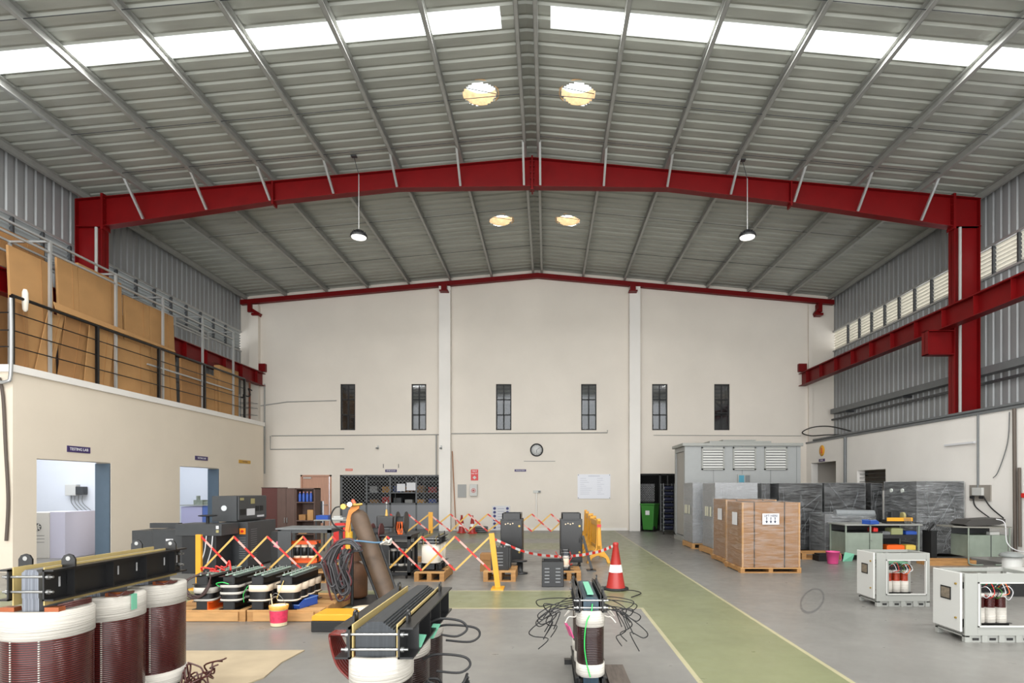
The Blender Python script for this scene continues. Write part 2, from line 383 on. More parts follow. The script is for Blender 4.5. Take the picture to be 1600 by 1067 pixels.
# mezzanine block
D1 = (X(57, 11.62)*0+11.62, 13.6, 0, 2.22); D2 = (16.15, 18.1, 0, 2.24)
holed('wall_left', plaster_l, 'x', MX, -.35, MY0, MY1, 0, 3.99, [D1, D2])
struct(MB().box(-16, MX-.35, MY0, MY0+.25, 0, 3.99).build('wall_left_front', plaster_w))
struct(MB().box(-16, MX-.35, MY1-.25, MY1, 0, 3.99).build('wall_left_end', plaster_w))
struct(MB().box(-16, -15.8, MY0+.25, MY1-.25, 0, 3.6).build('wall_left_far', labwall))
struct(MB().box(-15.8, MX-.36, 15.55, 15.7, 0, 3.6).build('wall_left_partition', labwall))
struct(MB().box(-15.8, MX-.36, 20.55, 20.64, 0, 3.6).build('wall_left_lining', labwall))
struct(MB().box(-16, MX-.352, MY0+.25, MY1-.25, 3.62, 3.9).build('ceiling_lab', labwall))
struct(MB().box(MX-.03, MX+.05, MY0-.05, MY1+.02, 3.86, 4.0).box(-11.7, MX-.03, MY0-.05, MY0+.2, 3.86, 4.0).build('trim_7', plaster_w))
struct(MB().box(MX-.345, MX-.01, 13.56, 13.602, 0, 2.2).build('door_1_jamb', bluegrey)); struct(MB().box(MX-.345, MX-.01, 18.06, 18.102, 0, 2.22).build('door_2_jamb', bluegrey))
area('lab_ceiling_light', (-12.6, 13.4, 3.5), (0, 0, 0), 3.0, 2.2, 95, (.90, .94, 1)); area('lab_ceiling_light', (-12.6, 18.1, 3.5), (0, 0, 0), 3.0, 2.2, 85, (.88, .93, 1))
# lower left wall ahead of the block
struct(MB().box(XL-.2, XL, YF, MY0, 0, 4.0).build('wall_left_low', plaster_w))
def cladding(name, x, out, y0, y1, za, zb, m=galvw, sp=.24):
    """vertical ribs on a side wall, rib sticking outwards"""
    mb = MB(); pr = []; y = y0
    while y < y1:
        pr += [(y, 0), (y+sp*.62, 0), (y+sp*.72, .03*out), (y+sp*.9, .03*out)]; y += sp
    pr = [p for p in pr if p[0] <= y1]+[(y1, 0)]
    vs = [(x+o, yy, z) for yy, o in pr for z in (za, zb)]
    mb.add(vs, [(2*i, 2*i+1, 2*i+3, 2*i+2) for i in range(len(pr)-1)]); return struct(mb.build(name, m))
LZ0, LZ1 = 6.84, 7.58
cladding('wall_left_cladding', XL, -1, YF, YB, 3.9, LZ0); cladding('wall_left_cladding_upper', XL, -1, YF, YB, LZ1, zr(XL)+ROOF)
cladding('wall_right_cladding', XRT, 1, YF, YB, 3.2, LZ0); cladding('wall_right_cladding_upper', XRT, 1, YF, YB, LZ1, zr(XRT)+ROOF)
louv = mat('louvre_white', (226, 222, 210), .5)
for side, x, o, n in (('left', XL, -1, 7), ('right', XRT, 1, 8)):
    t = bpy.data.objects.new('window_%d' % n, None); COL.objects.link(t); struct(t)
    mb = MB(); z = LZ0+.05
    while z < LZ1-.03:
        a = .06; mb.add([(x+o*.01, YF+.2, z+a), (x+o*.01, YB, z+a), (x+o*.07, YB, z), (x+o*.07, YF+.2, z), (x+o*.01, YF+.2, z+a-.014), (x+o*.01, YB, z+a-.014), (x+o*.07, YB, z-.014), (x+o*.07, YF+.2, z-.014)],
               [(0, 1, 2, 3), (7, 6, 5, 4), (0, 4, 5, 1), (3, 2, 6, 7)]); z += .10
    mb.build('louvre_blades', louv if o > 0 else mat('louvre_unlit', (140, 143, 142), .5), t)  # left blades painted greyer, their missing backlight is put into the colour
    fr = MB().box(x-.05, x+.03, YF, YB, LZ1-.03, LZ1+.03).box(x-.05, x+.03, YF, YB, LZ0-.03, LZ0+.02)
    fr.build('window_frame', tube_s, t)
    mb = MB(); y = 20.95
    while y > YF: mb.box(x-.045, x+.035, y-.025, y+.025, LZ0+.02, LZ1-.03); y -= .76
    mb.build('mullions', dgrey, t)
# right hand low wall
RD1 = (19.75, 21.6, 0, 2.55); RW2 = (16.85, 18.4, 1.55, 2.18)
holed('wall_right', plaster_w, 'x', RW, .25, YF, YB, 0, 3.30, [RD1, RW2])
struct(MB().box(RW+.25, XRT, YF, YB, 3.16, 3.28).build('trim_8', mgrey))
struct(MB().box(RW-.03, RW+.30, YF, YB, 3.30, 3.36).build('trim_9', mgrey))
struct(MB().box(13.8, 14, 14, 25.5, 0, 3.1).box(RW+.25, 14, 14, 14.2, 0, 3.1).box(RW+.25, 14, 14, YB, 2.95, 3.1).build('wall_side_room', plaster_l))
# rooms behind the back wall
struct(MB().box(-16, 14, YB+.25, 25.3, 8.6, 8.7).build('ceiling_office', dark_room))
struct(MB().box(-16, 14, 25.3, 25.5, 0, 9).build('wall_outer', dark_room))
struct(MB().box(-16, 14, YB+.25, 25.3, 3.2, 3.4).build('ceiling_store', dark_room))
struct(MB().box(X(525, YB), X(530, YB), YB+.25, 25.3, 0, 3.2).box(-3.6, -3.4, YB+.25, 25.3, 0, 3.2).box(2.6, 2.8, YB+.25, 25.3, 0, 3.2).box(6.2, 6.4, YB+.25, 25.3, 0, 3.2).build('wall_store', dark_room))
struct(MB().box(-9.6, X(525, YB), 24.6, 24.8, 0, 3.2).build('wall_corridor', labwall))
area('corridor_light', (-8.9, 23.3, 3.1), (0, 0, 0), 1, 1, 60)
area('store_light', (-6, 23.6, 3.1), (0, 0, 0), .3, 1.2, .25)
area('upper_office_light', (-1, 24.0, 8.3), (math.radians(20), 0, 0), 14, .3, 18)
# slatted upper partition seen through the high windows
mb = MB()
z = 5.2
while z < 8.2: mb.box(-8.5, 7.5, 24.4, 24.43, z, z+.10); z += .16
struct(mb.build('wall_slats', mat('slat_grey', (72, 69, 62), .6)))
# windows
for i, (a, b) in enumerate(WIN):
    t = bpy.data.objects.new('window_%d' % (i+1), None); COL.objects.link(t); struct(t)
    x0, x1, z0, z1 = bh[i]; y = YB+.04; mb = MB(); f = .045
    mb.box(x0, x0+f, y, y+.06, z0, z1).box(x1-f, x1, y, y+.06, z0, z1).box(x0, x1, y, y+.06, z0, z0+f).box(x0, x1, y, y+.06, z1-f, z1)
    xm = (x0+x1)/2; mb.box(xm-.025, xm+.025, y+.005, y+.055, z0, z1)
    for q in (1, 2): zz = z0+(z1-z0)*q/3; mb.box(x0, x1, y+.005, y+.055, zz-.022, zz+.022)
    mb.build('window_frame', blackm, t); MB().box(x0+f, x1-f, y+.025, y+.035, z0+f, z1-f).build('window_glass', glass, t)
    mb = MB(); zz = z0+.1
    while zz < z1: mb.cyl((x0, y+.10, zz), (x1, y+.10, zz), .006, n=5); zz += .13
    mb.build('security_bars', blackm, t)
    if i == 5: MB().bar((x0+.04, y, z0+1.10), (x1-.04, y-.14, z0+.70), .02, .02).box(x0+.05, x1-.05, y-.16, y-.14, z0+.62, z0+.66).build('vent_sash', blackm, t)
# brown door
t = bpy.data.objects.new('door_3', None); COL.objects.link(t); struct(t)
a, b, _, h = DOOR
MB().box(a, a+.06, YB-.03, YB+.1, 0, h).box(b-.06, b, YB-.03, YB+.1, 0, h).box(a, b, YB-.03, YB+.1, h-.06, h).build('door_frame', doorw, t)
mb = MB(); y = YB+.02; mb.box(a+.06, b-.12, y, y+.04, 1.12, h-.06).box(a+.06, a+.42, y, y+.04, .0, 1.12).box(b-.30, b-.12, y, y+.04, 0, 1.12).box(a+.42, b-.3, y, y+.04, 0, .28)
mb.build('door_leaf', doorw, t); MB().box(a+.42, b-.3, y+.015, y+.025, .28, 1.12).build('door_glass', glass, t)
MB().cyl((b-.17, y-.05, .98), (b-.17, y, .98), .02).box(b-.30, b-.16, y-.06, y-.04, .97, .99).build('door_handle', steel, t)
MB().box(a+.1, a+.4, y-.05, y, h-.14, h-.09).build('door_closer', white, t)
# storage cage in the back wall
t = bpy.data.objects.new('door_4', None); COL.objects.link(t); struct(t)
a, b, _, h = STORE; y = YB+.04; mb = MB()
ms = [a, a+.05, X(572, YB), X(609, YB), X(650, YB), b-.02]
for m_ in ms: mb.box(m_-.03, m_+.03, y, y+.06, 0, h)
mb.box(a, b, y, y+.06, h-.06, h).box(a, b, y, y+.06, .98, 1.05).box(a, b, y, y+.06, 0, .06).box(ms[3], ms[4], y, y+.06, 1.42, 1.46)
mb.build('cage_frame', mat('cage_frame_grey', (92, 94, 96), .45), t)
MB().box(a, b, y+.02, y+.04, .06, .98).build('cage_panel', mat('cage_panel_grey', (128, 130, 134), .4), t)
mb = MB()
def diag(x0, x1, z0, z1, sp, yy, r=.005):
    n = int((x1-x0+z1-z0)/sp)
    for s_ in (1, -1):
        for q in range(1, n):
            c = q*sp; pts = []
            # line x - x0 + s(z - z0) = c
            xa, za = (x0+c, z0) if c <= x1-x0 else (x1, z0+c-(x1-x0))
            xb, zb = (x0, z0+c) if c <= z1-z0 else (x0+c-(z1-z0), z1)
            if s_ == -1: za, zb = z1-(za-z0), z1-(zb-z0)
            mb.cyl((xa, yy, za), (xb, yy, zb), r, n=4, caps=False)
diag(a+.05, ms[3], 1.05, h-.06, .14, y+.03, .008); diag(ms[3], ms[4], 1.46, h-.06, .14, y+.03, .008); diag(ms[4], b, 1.05, h-.06, .14, y+.03, .008)
mb.build('wire_mesh', mat('mesh_wire', (150, 152, 154), .4, .5), t)
MB().box(X(635, YB), X(649, YB), y-.02, y-.01, 1.53, 1.83).build('notice', paper, t)
MB().box(X(620, YB), X(635, YB)-.05, y-.02, y-.01, 1.50, 1.78).build('notice', paper, t)
# dark doorway at the right of the back wall
t = bpy.data.objects.new('door_5', None); COL.objects.link(t); struct(t)
a, b, _, h = DARK; mb = MB()
mb.box(a, b, YB+.1, YB+.16, h-.06, h).box(a, a+.05, YB+.1, YB+.16, 0, h).box(a+.85, a+.92, YB+.1, YB+.16, 0, h).box(a+1.15, a+1.2, YB+.1, YB+.16, 0, h)
mb.build('door_frame', blackm, t)
mb = MB(); diag(a+.05, b, 1.0, h-.06, .09, YB+.13, .005); mb.build('wire_mesh', blackm, t)
# skirting line on the back wall
struct(MB().box(-3.7, 3.05, YB-.02, YB, 0, .10).build('baseboard_back', plaster_w))

# ================================================================ STEEL FRAME
def portal(Y, label):
    t = thing('portal_frame', label, 'steel frame', (0, Y, 0))
    BOT = [(-10.93, 8.06), (-6.8, 8.67), (-3.72, 9.00), (XR, 9.04), (2.98, 9.00), (6.06, 8.63), (10.0, 8.05)]
    def zb(x):
        for (x0, z0), (x1, z1) in zip(BOT, BOT[1:]):
            if x0 <= x <= x1: return z0+(z1-z0)*(x-x0)/(x1-x0)
        return BOT[0][1] if x < 0 else BOT[-1][1]
    for s_, xa, xb in (('l', -11.6, XR), ('r', XR, 10.66)):
        xs = [xa]+[p[0] for p in BOT if xa < p[0] < xb]+[xb]
        poly = [(x, zb(x)) for x in xs]+[(x, zr(x)-.012) for x in reversed(xs)]
        mb = MB().prism(poly, 'y', -.008, .008)
        for x0, x1 in zip(xs, xs[1:]):
            for fn, th in ((zb, .018), (lambda x: zr(x), -.014)):
                z0, z1 = fn(x0), fn(x1)
                mb.add([(x0, -.11, z0), (x1, -.11, z1), (x1, .11, z1), (x0, .11, z0), (x0, -.11, z0+th), (x1, -.11, z1+th), (x1, .11, z1+th), (x0, .11, z0+th)],
                       [(3, 2, 1, 0), (4, 5, 6, 7), (0, 1, 5, 4), (2, 3, 7, 6), (1, 2, 6, 5), (0, 4, 7, 3)])
        mb.build('rafter', red, t)
    for x0, x1, zlo in ((-11.6, -10.93, 4.0), (10.0, 10.64, 3.30)):
        zt = 8.72
        inn, out = (x1, x0) if x0 < 0 else (x0, x1); s_ = 1 if x0 < 0 else -1
        mb = MB().box(min(inn, out), max(inn, out), -.006, .006, zlo, zt).box(min(inn, inn-s_*.018), max(inn, inn-s_*.018), -.11, .11, zlo, 8.2 if 1 else zt).box(min(out, out+s_*.018), max(out, out+s_*.018), -.11, .11, zlo, zt)
        mb.box(x0, x1, -.10, .10, zlo, zlo+.03).box(x0+.02, x1-.02, -.105, .105, 8.05, 8.07)
        mb.build('column', red, t)
        # end plate with bolts where rafter meets column
        MB().box(inn-.03, inn+.03, -.13, .13, 7.98, 8.86).build('end_plate', red, t)
        mb = MB()
        for z in (8.05, 8.2, 8.4, 8.6, 8.75):
            for y in (-.07, .07): MB().cyl((inn-.05, y, z), (inn+.05, y, z), .016, n=6).build('bolt', red, t)
        pass
        xo = inn+s_*0
        bl = .26 if x0 < 0 else .66
        MB().box(min(inn, inn+s_*bl), max(inn, inn+s_*bl), -.008, .008, 4.95, 5.50).box(min(inn, inn+s_*bl), max(inn, inn+s_*bl), -.12, .12, 5.48, 5.5).box(min(inn, inn+s_*bl), max(inn, inn+s_*bl), -.12, .12, 4.9, 4.92).box(*sorted((inn+s_*(bl-.02), inn+s_*bl)), -.12, .12, 4.9, 5.5).build('crane_bracket', red, t)
        MB().cyl((inn-s_*.10, -.16, zlo+.0), (inn-s_*.10, -.16, 8.0), .035, n=10).build('down_pipe', conduit, t)
    MB().box(XR-.02, XR+.02, -.13, .13, 8.95, 9.78).build('ridge_plate', red, t)
    mb = MB()
    for z in (9.0, 9.1, 9.25, 9.4, 9.55, 9.68):
        for y in (-.07, .07): MB().cyl((XR-.05, y, z), (XR+.05, y, z), .018, n=6).build('bolt', red, t)
    pass
    for xs in (-6.75, 6.0):
        MB().box(xs-.02, xs+.02, -.12, .12, zb(xs)-.08, zr(xs)).build('splice_plate', red, t)
    for xp in PURL:
        if abs(xp) > 10.3: continue
        MB().bar((xp, -.75, zr(xp)+.05), (xp, -.10, zb(xp)+.03), .05, .05).build('fly_brace', tube_s, t)
    return t
PURL = [XR-.20-1.56*k for k in range(7)]+[-11.45]+[XR+.20+1.56*k for k in range(7)]+[10.72]
ordn = ['nearest to', 'second from', 'third from', 'fourth from', 'fifth from', 'sixth from', 'seventh from', 'farthest from']
for i, xp in enumerate(PURL):
    sd = 'left' if i < 8 else 'right'; sg = -1 if i < 8 else 1; z0, z1 = zr(xp)+.004, zr(xp)+ROOF-.012
    mb = MB().box(xp-.004, xp+.004, YF, YB, z0, z1).box(min(xp, xp-sg*.07), max(xp, xp-sg*.07), YF, YB, z0, z0+.008).box(min(xp, xp-sg*.07), max(xp, xp-sg*.07), YF, YB, z1-.008, z1)
    mb.box(xp-sg*.07-.004, xp-sg*.07+.004, YF, YB, z0, z0+.025)
    tag(mb.build('roof_purlin', purl), 'long galvanised steel purlin, %s the ridge on the %s roof slope' % (ordn[i % 8], sd), 'purlin', 'galvanised purlins under the roof')
portal(14.25, 'big red steel portal frame spanning the hall halfway to the back wall')
# gable rafter on the back wall
t = thing('gable_beam', 'slim red steel beam along the top of the white back wall', 'steel beam', (0, YB-.2, 0))
for s_, xa, xb in ((-1, -11.6, XR), (1, XR, 10.85)):
    mb = MB(); d = .17
    mb.add([(xa, -.05, zr(xa)-d), (xb, -.05, zr(xb)-d), (xb, .12, zr(xb)-d), (xa, .12, zr(xa)-d), (xa, -.05, zr(xa)), (xb, -.05, zr(xb)), (xb, .12, zr(xb)), (xa, .12, zr(xa))],
           [(3, 2, 1, 0), (4, 5, 6, 7), (0, 1, 5, 4), (2, 3, 7, 6), (1, 2, 6, 5), (0, 4, 7, 3)]); mb.build('beam_half', red, t)
for i, (px, py) in enumerate([(695, 455), (988, 452), (393, 487), (1286, 483)]):
    x = X(px, YB-.3); zt = zr(x)-.17; s_ = 1 if px in (393,) else -1
    yb_ = -.32 if i < 2 else .0
    mb = MB().box(x-.10, x+.10, yb_, yb_+.2, zt-.28, zt-.02).box(x-.16, x+.16, yb_-.06, yb_+.22, zt-.30, zt-.26)
    if i > 1: mb = MB().box(x-.16, x-.02, -.1, .2, zt-.34, zt).bar((x-.1, .05, zt-.2), (x+.25*s_, .05, zt-.42), .2, .12).box(x+.1*s_-.12, x+.1*s_+.12, -.1, .2, zt-.46, zt-.38)
    tag(mb.build('steel_corbel', red, None), ['short red corbel under the roof beam on the left white pier', 'short red corbel under the roof beam on the right white pier', 'red steel bracket in the far left top corner of the back wall', 'red steel bracket in the far right top corner of the back wall'][i], 'bracket', 'red corbels under the gable beam').location = (0, YB-.2, 0)
# crane runway beams
def crane(x, sd):
    t = thing('crane_beam', 'long red crane runway beam along the %s side wall' % sd, 'crane beam', (x, 0, 0)); y0, y1 = -2, YB-.02
    MB().box(-.006, .006, y0, y1, 5.5, 5.98).box(-.13, .13, y0, y1, 5.5, 5.52).box(-.13, .13, y0, y1, 5.96, 5.98).build('girder', red, t)
    MB().box(-.03, .03, y0, y1, 5.98, 6.04).build('rail', steel if sd == 'left' else red, t)
    y = y1-.6
    while y > y0:
        for s_ in (-1, 1): MB().box(min(.006*s_, .12*s_), max(.006*s_, .12*s_), y-.006, y+.006, 5.52, 5.96).build('stiffener', red, t)
        y -= 1.05
    MB().box(-.13 if sd == 'left' else -.17, .17 if sd == 'left' else .13, y1-.14, y1, 6.04, 6.34).build('buffer_stop', red, t)
crane(-10.87, 'left'); crane(9.72, 'right')
# cable tray on the right cladding
t = thing('cable_tray', 'long grey cable tray running along the right metal wall below the crane beam', 'cable tray', (0, 0, 0))
MB().box(10.67, 10.69, -2, 21.7, 4.42, 4.58).box(10.67, 10.92, -2, 21.7, 4.40, 4.42).box(10.90, 10.92, -2, 21.7, 4.42, 4.58).build('tray', mgrey, t)
for y in (2, 5, 8, 11.2, 14.6, 17.3, 20.6):
    MB().bar((10.66, y, 4.36), (10.95, y, 4.36), .05, .06).build('bracket', dgrey, t)
MB().box(10.80, 10.86, -2, 21.9, 4.18, 4.24).build('lower_rail', dgrey, t)
# big bundle pipe on top of the right wall
tag(MB().tube([(RW+.04, YF, 3.41), (RW+.04, 8, 3.41), (RW+.04, 15, 3.41), (RW+.04, 21.5, 3.41)], .04).build('pipe_run', mgrey), 'grey pipe lying along the top of the right white wall', 'pipe')
tag(MB().tube(smooth([(RW+.05, 19.4, 3.42), (RW+.0, 20.4, 3.50), (RW-.10, 21.4, 3.56), (RW-.25, 21.8, 3.72), (RW-.1, 21.3, 3.86), (RW+.0, 20.2, 3.78), (RW+.1, 19.0, 3.5)]), .022).build('cable_loop', rubber), 'black cable looped at the far end of the right wall top', 'cable')
tag(MB().cyl((RW-.05, 19.05, 0), (RW-.05, 19.05, 3.3), .05).build('vertical_pipe', mgrey), 'grey vertical pipe on the right wall beside the far doorway', 'pipe')
# hanging high bay lamps
for px, sd in ((567, 'left'), (1161, 'right')):
    x = X(px, 14.0); zt = zr(x)+.15; zb = 7.56
    t = thing('high_bay_lamp', 'round black high bay lamp hanging on a long cord, %s side of the hall' % sd, 'lamp', (x, 13.7, zb), 0, 'hanging high bay lamps')
    MB().lathe([(.19, .02), (.2, .05), (.19, .09), (.12, .11), (.09, .12), (.09, .18), (.05, .2), (.001, .2)], n=24).build('housing', blackp, t)
    MB().lathe([(.001, .012), (.17, .012), (.175, .03), (.001, .032)], n=24).build('lens', lens, t)
    mb = MB()
    for q in range(12): mb.bar((0, 0, .12), (.16*math.cos(q*PI/6), .16*math.sin(q*PI/6), .12), .008, .06)
    mb.build('heat_sink', blackm, t)
    MB().cyl((0, 0, .2), (0, 0, zt-zb-.45), .012, n=8).build('cord', tube_s, t)
    MB().cyl((0, 0, zt-zb-.46), (-.12, 0, zt-zb-.02), .008, n=5).box(-.18, -.05, -.05, .05, zt-zb-.03, zt-zb).build('hook', dgrey, t)
    l = bpy.data.lights.new('lamp_glow', 'AREA'); l.shape = 'DISK'; l.size = .3; l.energy = 12; lo = bpy.data.objects.new('lamp_glow', l); COL.objects.link(lo); lo.location = (x, 13.7, zb-.01)
# sag rods under the roof
for i, (y, sd) in enumerate([(y, s_) for y in (9.2, 12.0, 13.45, 16.9, 19.5) for s_ in (-1, 1)]):
    xa = XR+sd*.2; xb = XR+sd*9.55
    tag(MB().cyl((xa, y, zr(xa)+.10), (xb, y, zr(xb)+.10), .007, n=5).build('sag_rod', dgrey), 'thin steel rod tying the %s purlins together, %s' % ('left' if sd < 0 else 'right', ['near the roof strip', 'level with the nearer roof vents', 'just before the red frame', 'just before the farther roof vents', 'nearest the back wall'][i//2]), 'rod', 'thin rods between the purlins')
# ================================================================ TRANSFORMERS
def squircle(rx, ry, z, n=28, e=2.6, cx=0, cy=0):
    out = []
    for i in range(n):
        a = 2*PI*i/n; c, s_ = math.cos(a), math.sin(a)
        out.append((cx+rx*math.copysign(abs(c)**(2/e), c), cy+ry*math.copysign(abs(s_)**(2/e), s_), z))
    return out
def sq_shell(mb, prof, rx, ry, e=2.6, n=28, cx=0, cy=0, cap=True):
    """prof: list of (offset, z)"""
    vs = [p for o, z in prof for p in squircle(rx+o, ry+o, z, n, e, cx, cy)]; m = len(prof)
    mb.add(vs, [(j*n+i, j*n+(i+1) % n, (j+1)*n+(i+1) % n, (j+1)*n+i) for j in range(m-1) for i in range(n)], True)
    if cap:
        mb.add(vs[:n], [tuple(range(n))[::-1]]); mb.add(vs[-n:], [tuple(range(n))])
def rope(mb, p0, p1, r, turns, amp, seed, n=5, drop=.1):
    rnd = random.Random(seed); p0 = Vector(p0); p1 = Vector(p1); pts = [p0]
    for i in range(1, turns): t = i/turns; pts.append(p0.lerp(p1, t)+Vector((rnd.uniform(-amp, amp), rnd.uniform(-amp, amp), rnd.uniform(-amp, amp)-drop*math.sin(PI*t))))
    pts.append(p1); mb.tube(smooth(pts, 5), r, n)
def transformer(name, label, loc, rz=0, group=None, n=3, sp=.47, rx=.28, ry=.235, z0=.12, z1=.92, bt=.16, bb=.11, W=.175, wi=.10, cw=.055,
                zb=.96, zt=1.145, ov=.13, lug='y', wind=None, tb=None, steps=3, board_m=None, detail=True, foot=True, topm=None, bz=(0.03, .11), yokem=None, clampm=None, e=2.6, stepw=.28, stepz=.04):
    wind = wind or winding; tb = tb or tape; board_m = board_m or board; yokem = yokem or lam; clampm = clampm or black
    t = thing(name, label, 'transformer', loc, rz, group); L = (n-1)*sp; ya, yb_ = -ov, L+ov
    mb = MB()
    for k_ in range(steps):
        w_ = cw*(1-stepw*k_/max(1, steps-1)) if steps > 1 else cw; dz = (zt-zb)*stepz*k_
        mb.box(-w_, w_, ya+.002*k_, yb_-.002*k_, zb+.012-dz, zt-.02+dz)
        mb.box(-w_, w_, ya+.002*k_, yb_-.002*k_, bz[0]+.004*k_, bz[1]-.004*k_)
        for c in range(n): mb.box(-w_, w_, c*sp-ov*(.97-.02*k_), c*sp+ov*(.97-.02*k_), bz[1], zb+.012)
    mb.build('core', yokem, t)
    for s_ in (-1, 1):
        a, b = (wi, W) if s_ > 0 else (-W, -wi); th = .010 if detail else .006
        y0, y1 = ya-.03, yb_+.03
        def chan(za, zc, nm):
            m2 = MB().box(min(s_*wi, s_*(wi+th)), max(s_*wi, s_*(wi+th)), y0, y1, za, zc).box(a, b, y0, y1, zc-th, zc).box(a, b, y0, y1, za, za+th)
            if detail:
                yy = y0+.16
                while yy < y1-.1: m2.box(min(s_*wi, s_*(W-.006)), max(s_*wi, s_*(W-.006)), yy, yy+.008, za+th, zc-th); yy += .32
            return m2.build(nm, clampm, t)
        chan(zb, zt, 'top_clamp'); chan(bz[0]-.015, bz[1]+.02, 'bottom_clamp')
        if detail: MB().box(min(s_*(wi-.012), s_*(wi-.004)), max(s_*(wi-.012), s_*(wi-.004)), ya-.01, yb_+.01, zb-.03, zt+.012).build('insulation_board', board_m, t)
        if lug:
            for yy in (ya+.12, yb_-.12):
                h = .075 if lug == 'y' else .06; mb = MB()
                poly = [(-.042, 0), (.042, 0), (.042, h*.6), (.026, h*.93), (0, h*1.05), (-.026, h*.93), (-.042, h*.6)]
                if lug == 'y': mb.prism([(s_*(wi+W)/2+u, zt+v) for u, v in poly], 'y', yy-.006, yy+.006); mb.m = 1; mb.cyl((s_*(wi+W)/2, yy-.008, zt+.05), (s_*(wi+W)/2, yy+.008, zt+.05), .014, n=12)
                else: mb.prism([(yy+u*.8, zt+v) for u, v in poly], 'x', s_*(wi+.02)-.006, s_*(wi+.02)+.006); mb.m = 1; mb.cyl((s_*(wi+.02)-.008, yy, zt+.04), (s_*(wi+.02)+.008, yy, zt+.04), .011, n=12)
                mb.build('lifting_lug', [clampm, steel], t)
    r_ = .0075 if detail else .004
    for yy in (ya-.012, yb_+.012):
        for zz in (zb+(zt-zb)*.28, zb+(zt-zb)*.76):
            mb = MB().cyl((-wi-.05 if detail else -wi-.012, yy, zz), (wi+.05 if detail else wi+.012, yy, zz), r_, n=8)
            for s_ in (-1, 1): mb.cyl((s_*(wi+.012), yy, zz), (s_*(wi+.028), yy, zz), r_*2, n=6)
            if detail or zz > zb+(zt-zb)*.5: mb.build('tie_bolt', steel, t)
    for c in range(n):
        mb = MB(); sq_shell(mb, [(-.012, z0), (0, z0+.012), (0, z1-.012), (-.012, z1)], rx, ry, e, cy=c*sp)
        cl = mb.build('coil', wind, t)
        mb = MB(); sq_shell(mb, [(-.01, z1-bt), (.006, z1-bt+.006), (.006, z1-.008), (-.004, z1+.004), (-rx*.45, z1+.004), (-rx*.45, z1-.02)], rx, ry, e, cy=c*sp, cap=False); mb.build('top_band', tb, cl)
        mb = MB(); sq_shell(mb, [(-.004, z0-.004), (.006, z0+.006), (.006, z0+bb-.006), (-.01, z0+bb)], rx, ry, e, cy=c*sp); mb.build('bottom_band', tb, cl)
        if detail:
            for s_ in (-1, 1):
                bx = MB()
                bx.box(min(s_*(wi*.9), s_*(rx*.82)), max(s_*(wi*.9), s_*(rx*.82)), c*sp-ry*.62, c*sp-ry*.62+.05, z1+.004, z1+.03); bx.build('spacer_block', brown, cl)
    if foot:
        for yy in (ya+.03, yb_-.03): MB().box(-W-.06, W+.06, yy-.03, yy+.03, 0, bz[0]-.015).build('foot_channel', clampm, t)
    return t

# --- big three phase transformer at the left edge
t1 = transformer('power_transformer', 'large three coil transformer with black clamps in the left foreground', (-3.08, 3.56, 0), 0, rx=.213, ry=.218, z1=.888, W=.165, e=2.2, cw=.05, yokem=lamv)
mb = MB()
for k_ in range(3):
    s_ = .012*k_
    mb.tube(smooth([(.14, -.10, .90+s_), (.19, -.05, .91+s_), (.20, .04, .91+s_), (.19, .09, .91+s_), (.14, .12, .90+s_)]), .006, 6)
mb.build('lead_loop', mat('enamelled_lead', (70, 34, 30), .3), t1)
for c in (1, 2):
    mb = MB()
    for k_ in range(4):
        s_ = .013*k_
        mb.tube(smooth([(.12, c*.47-.14, .905+s_*.4), (.18+s_*.3, c*.47-.15, .905), (.205-s_*.4, c*.47-.08, .90+s_*.5), (.20-s_, c*.47-.02, .905), (.16, c*.47+.03, .90)]), .006, 6)
    mb.build('lead_loop', mat('enamelled_lead', (70, 34, 30), .3), t1)
MB().box(.15, .224, .40, .45, .893, .896).box(.220, .225, .40, .45, .79, .894).build('tape_tag', gtape, t1)
mb = MB()
for k_ in range(7): rope(mb, (.26, .90+.01*k_, .20+.01*k_), (.34+.02*k_, 1.02+.02*k_, .12+.02*k_), .007, 6, .07, 40+k_)
mb.build('lead_bundle', mat('enamelled_lead', (70, 34, 30), .3), t1)
mb = MB()
for yy in (-.06, .0, .42, .60, .90, 1.05):   # weld marks on the clamp
    mb.box(.1105, .1125, yy, yy+.012, 1.03, 1.09)
mb.build('chalk_mark', mat('chalk', (150, 150, 150), .7), t1)
for c in range(3):    # duct spacers seen as dotted vertical lines
    mb = MB()
    for a in (-.9, -.15, .5):
        r_a = -PI/2+a; px_, py_ = math.cos(r_a), math.sin(r_a)
        x_ = .213*math.copysign(abs(px_)**(2/2.2), px_); y_ = .218*math.copysign(abs(py_)**(2/2.2), py_)+c*.47
        z_ = .25
        while z_ < .75: mb.box(x_-.004, x_+.004, y_-.004, y_+.004, z_, z_+.006); z_ += .014
    tag(mb.build('duct_spacers', tape, t1), kind='stuff')

# --- transformer in the centre foreground
t2 = transformer('power_transformer', 'black clamped transformer standing in the centre foreground, its core strip running away', (-.905, 3.16, 0), 0,
                 sp=.46, rx=.158, ry=.20, e=2.3, z0=.08, z1=.735, bt=.14, bb=.1, W=.205, wi=.125, cw=.105, zb=.735, zt=.90, ov=.125, wind=enamel('enamelled_winding_dark', (40, 18, 15), (16, 8, 8)), lug='x', steps=6, stepw=.62, stepz=.05, yokem=mat('core_lamination_dark', (44, 48, 52), .38, .2, noise=.4, nscale=3, stretch=(70, .2, .2)))
mb = MB()
for k_ in range(8): mb.tube(smooth([(-.16, .05+.03*k_, .80), (-.30, .10+.02*k_, .80), (-.34, .14+.02*k_, .77), (-.27, .06+.03*k_, .64), (-.17, .02+.03*k_, .56)]), .008, 6)
mb.build('lead_loop', mat('enamelled_lead_red', (96, 28, 22), .25), t2)
mb = MB()
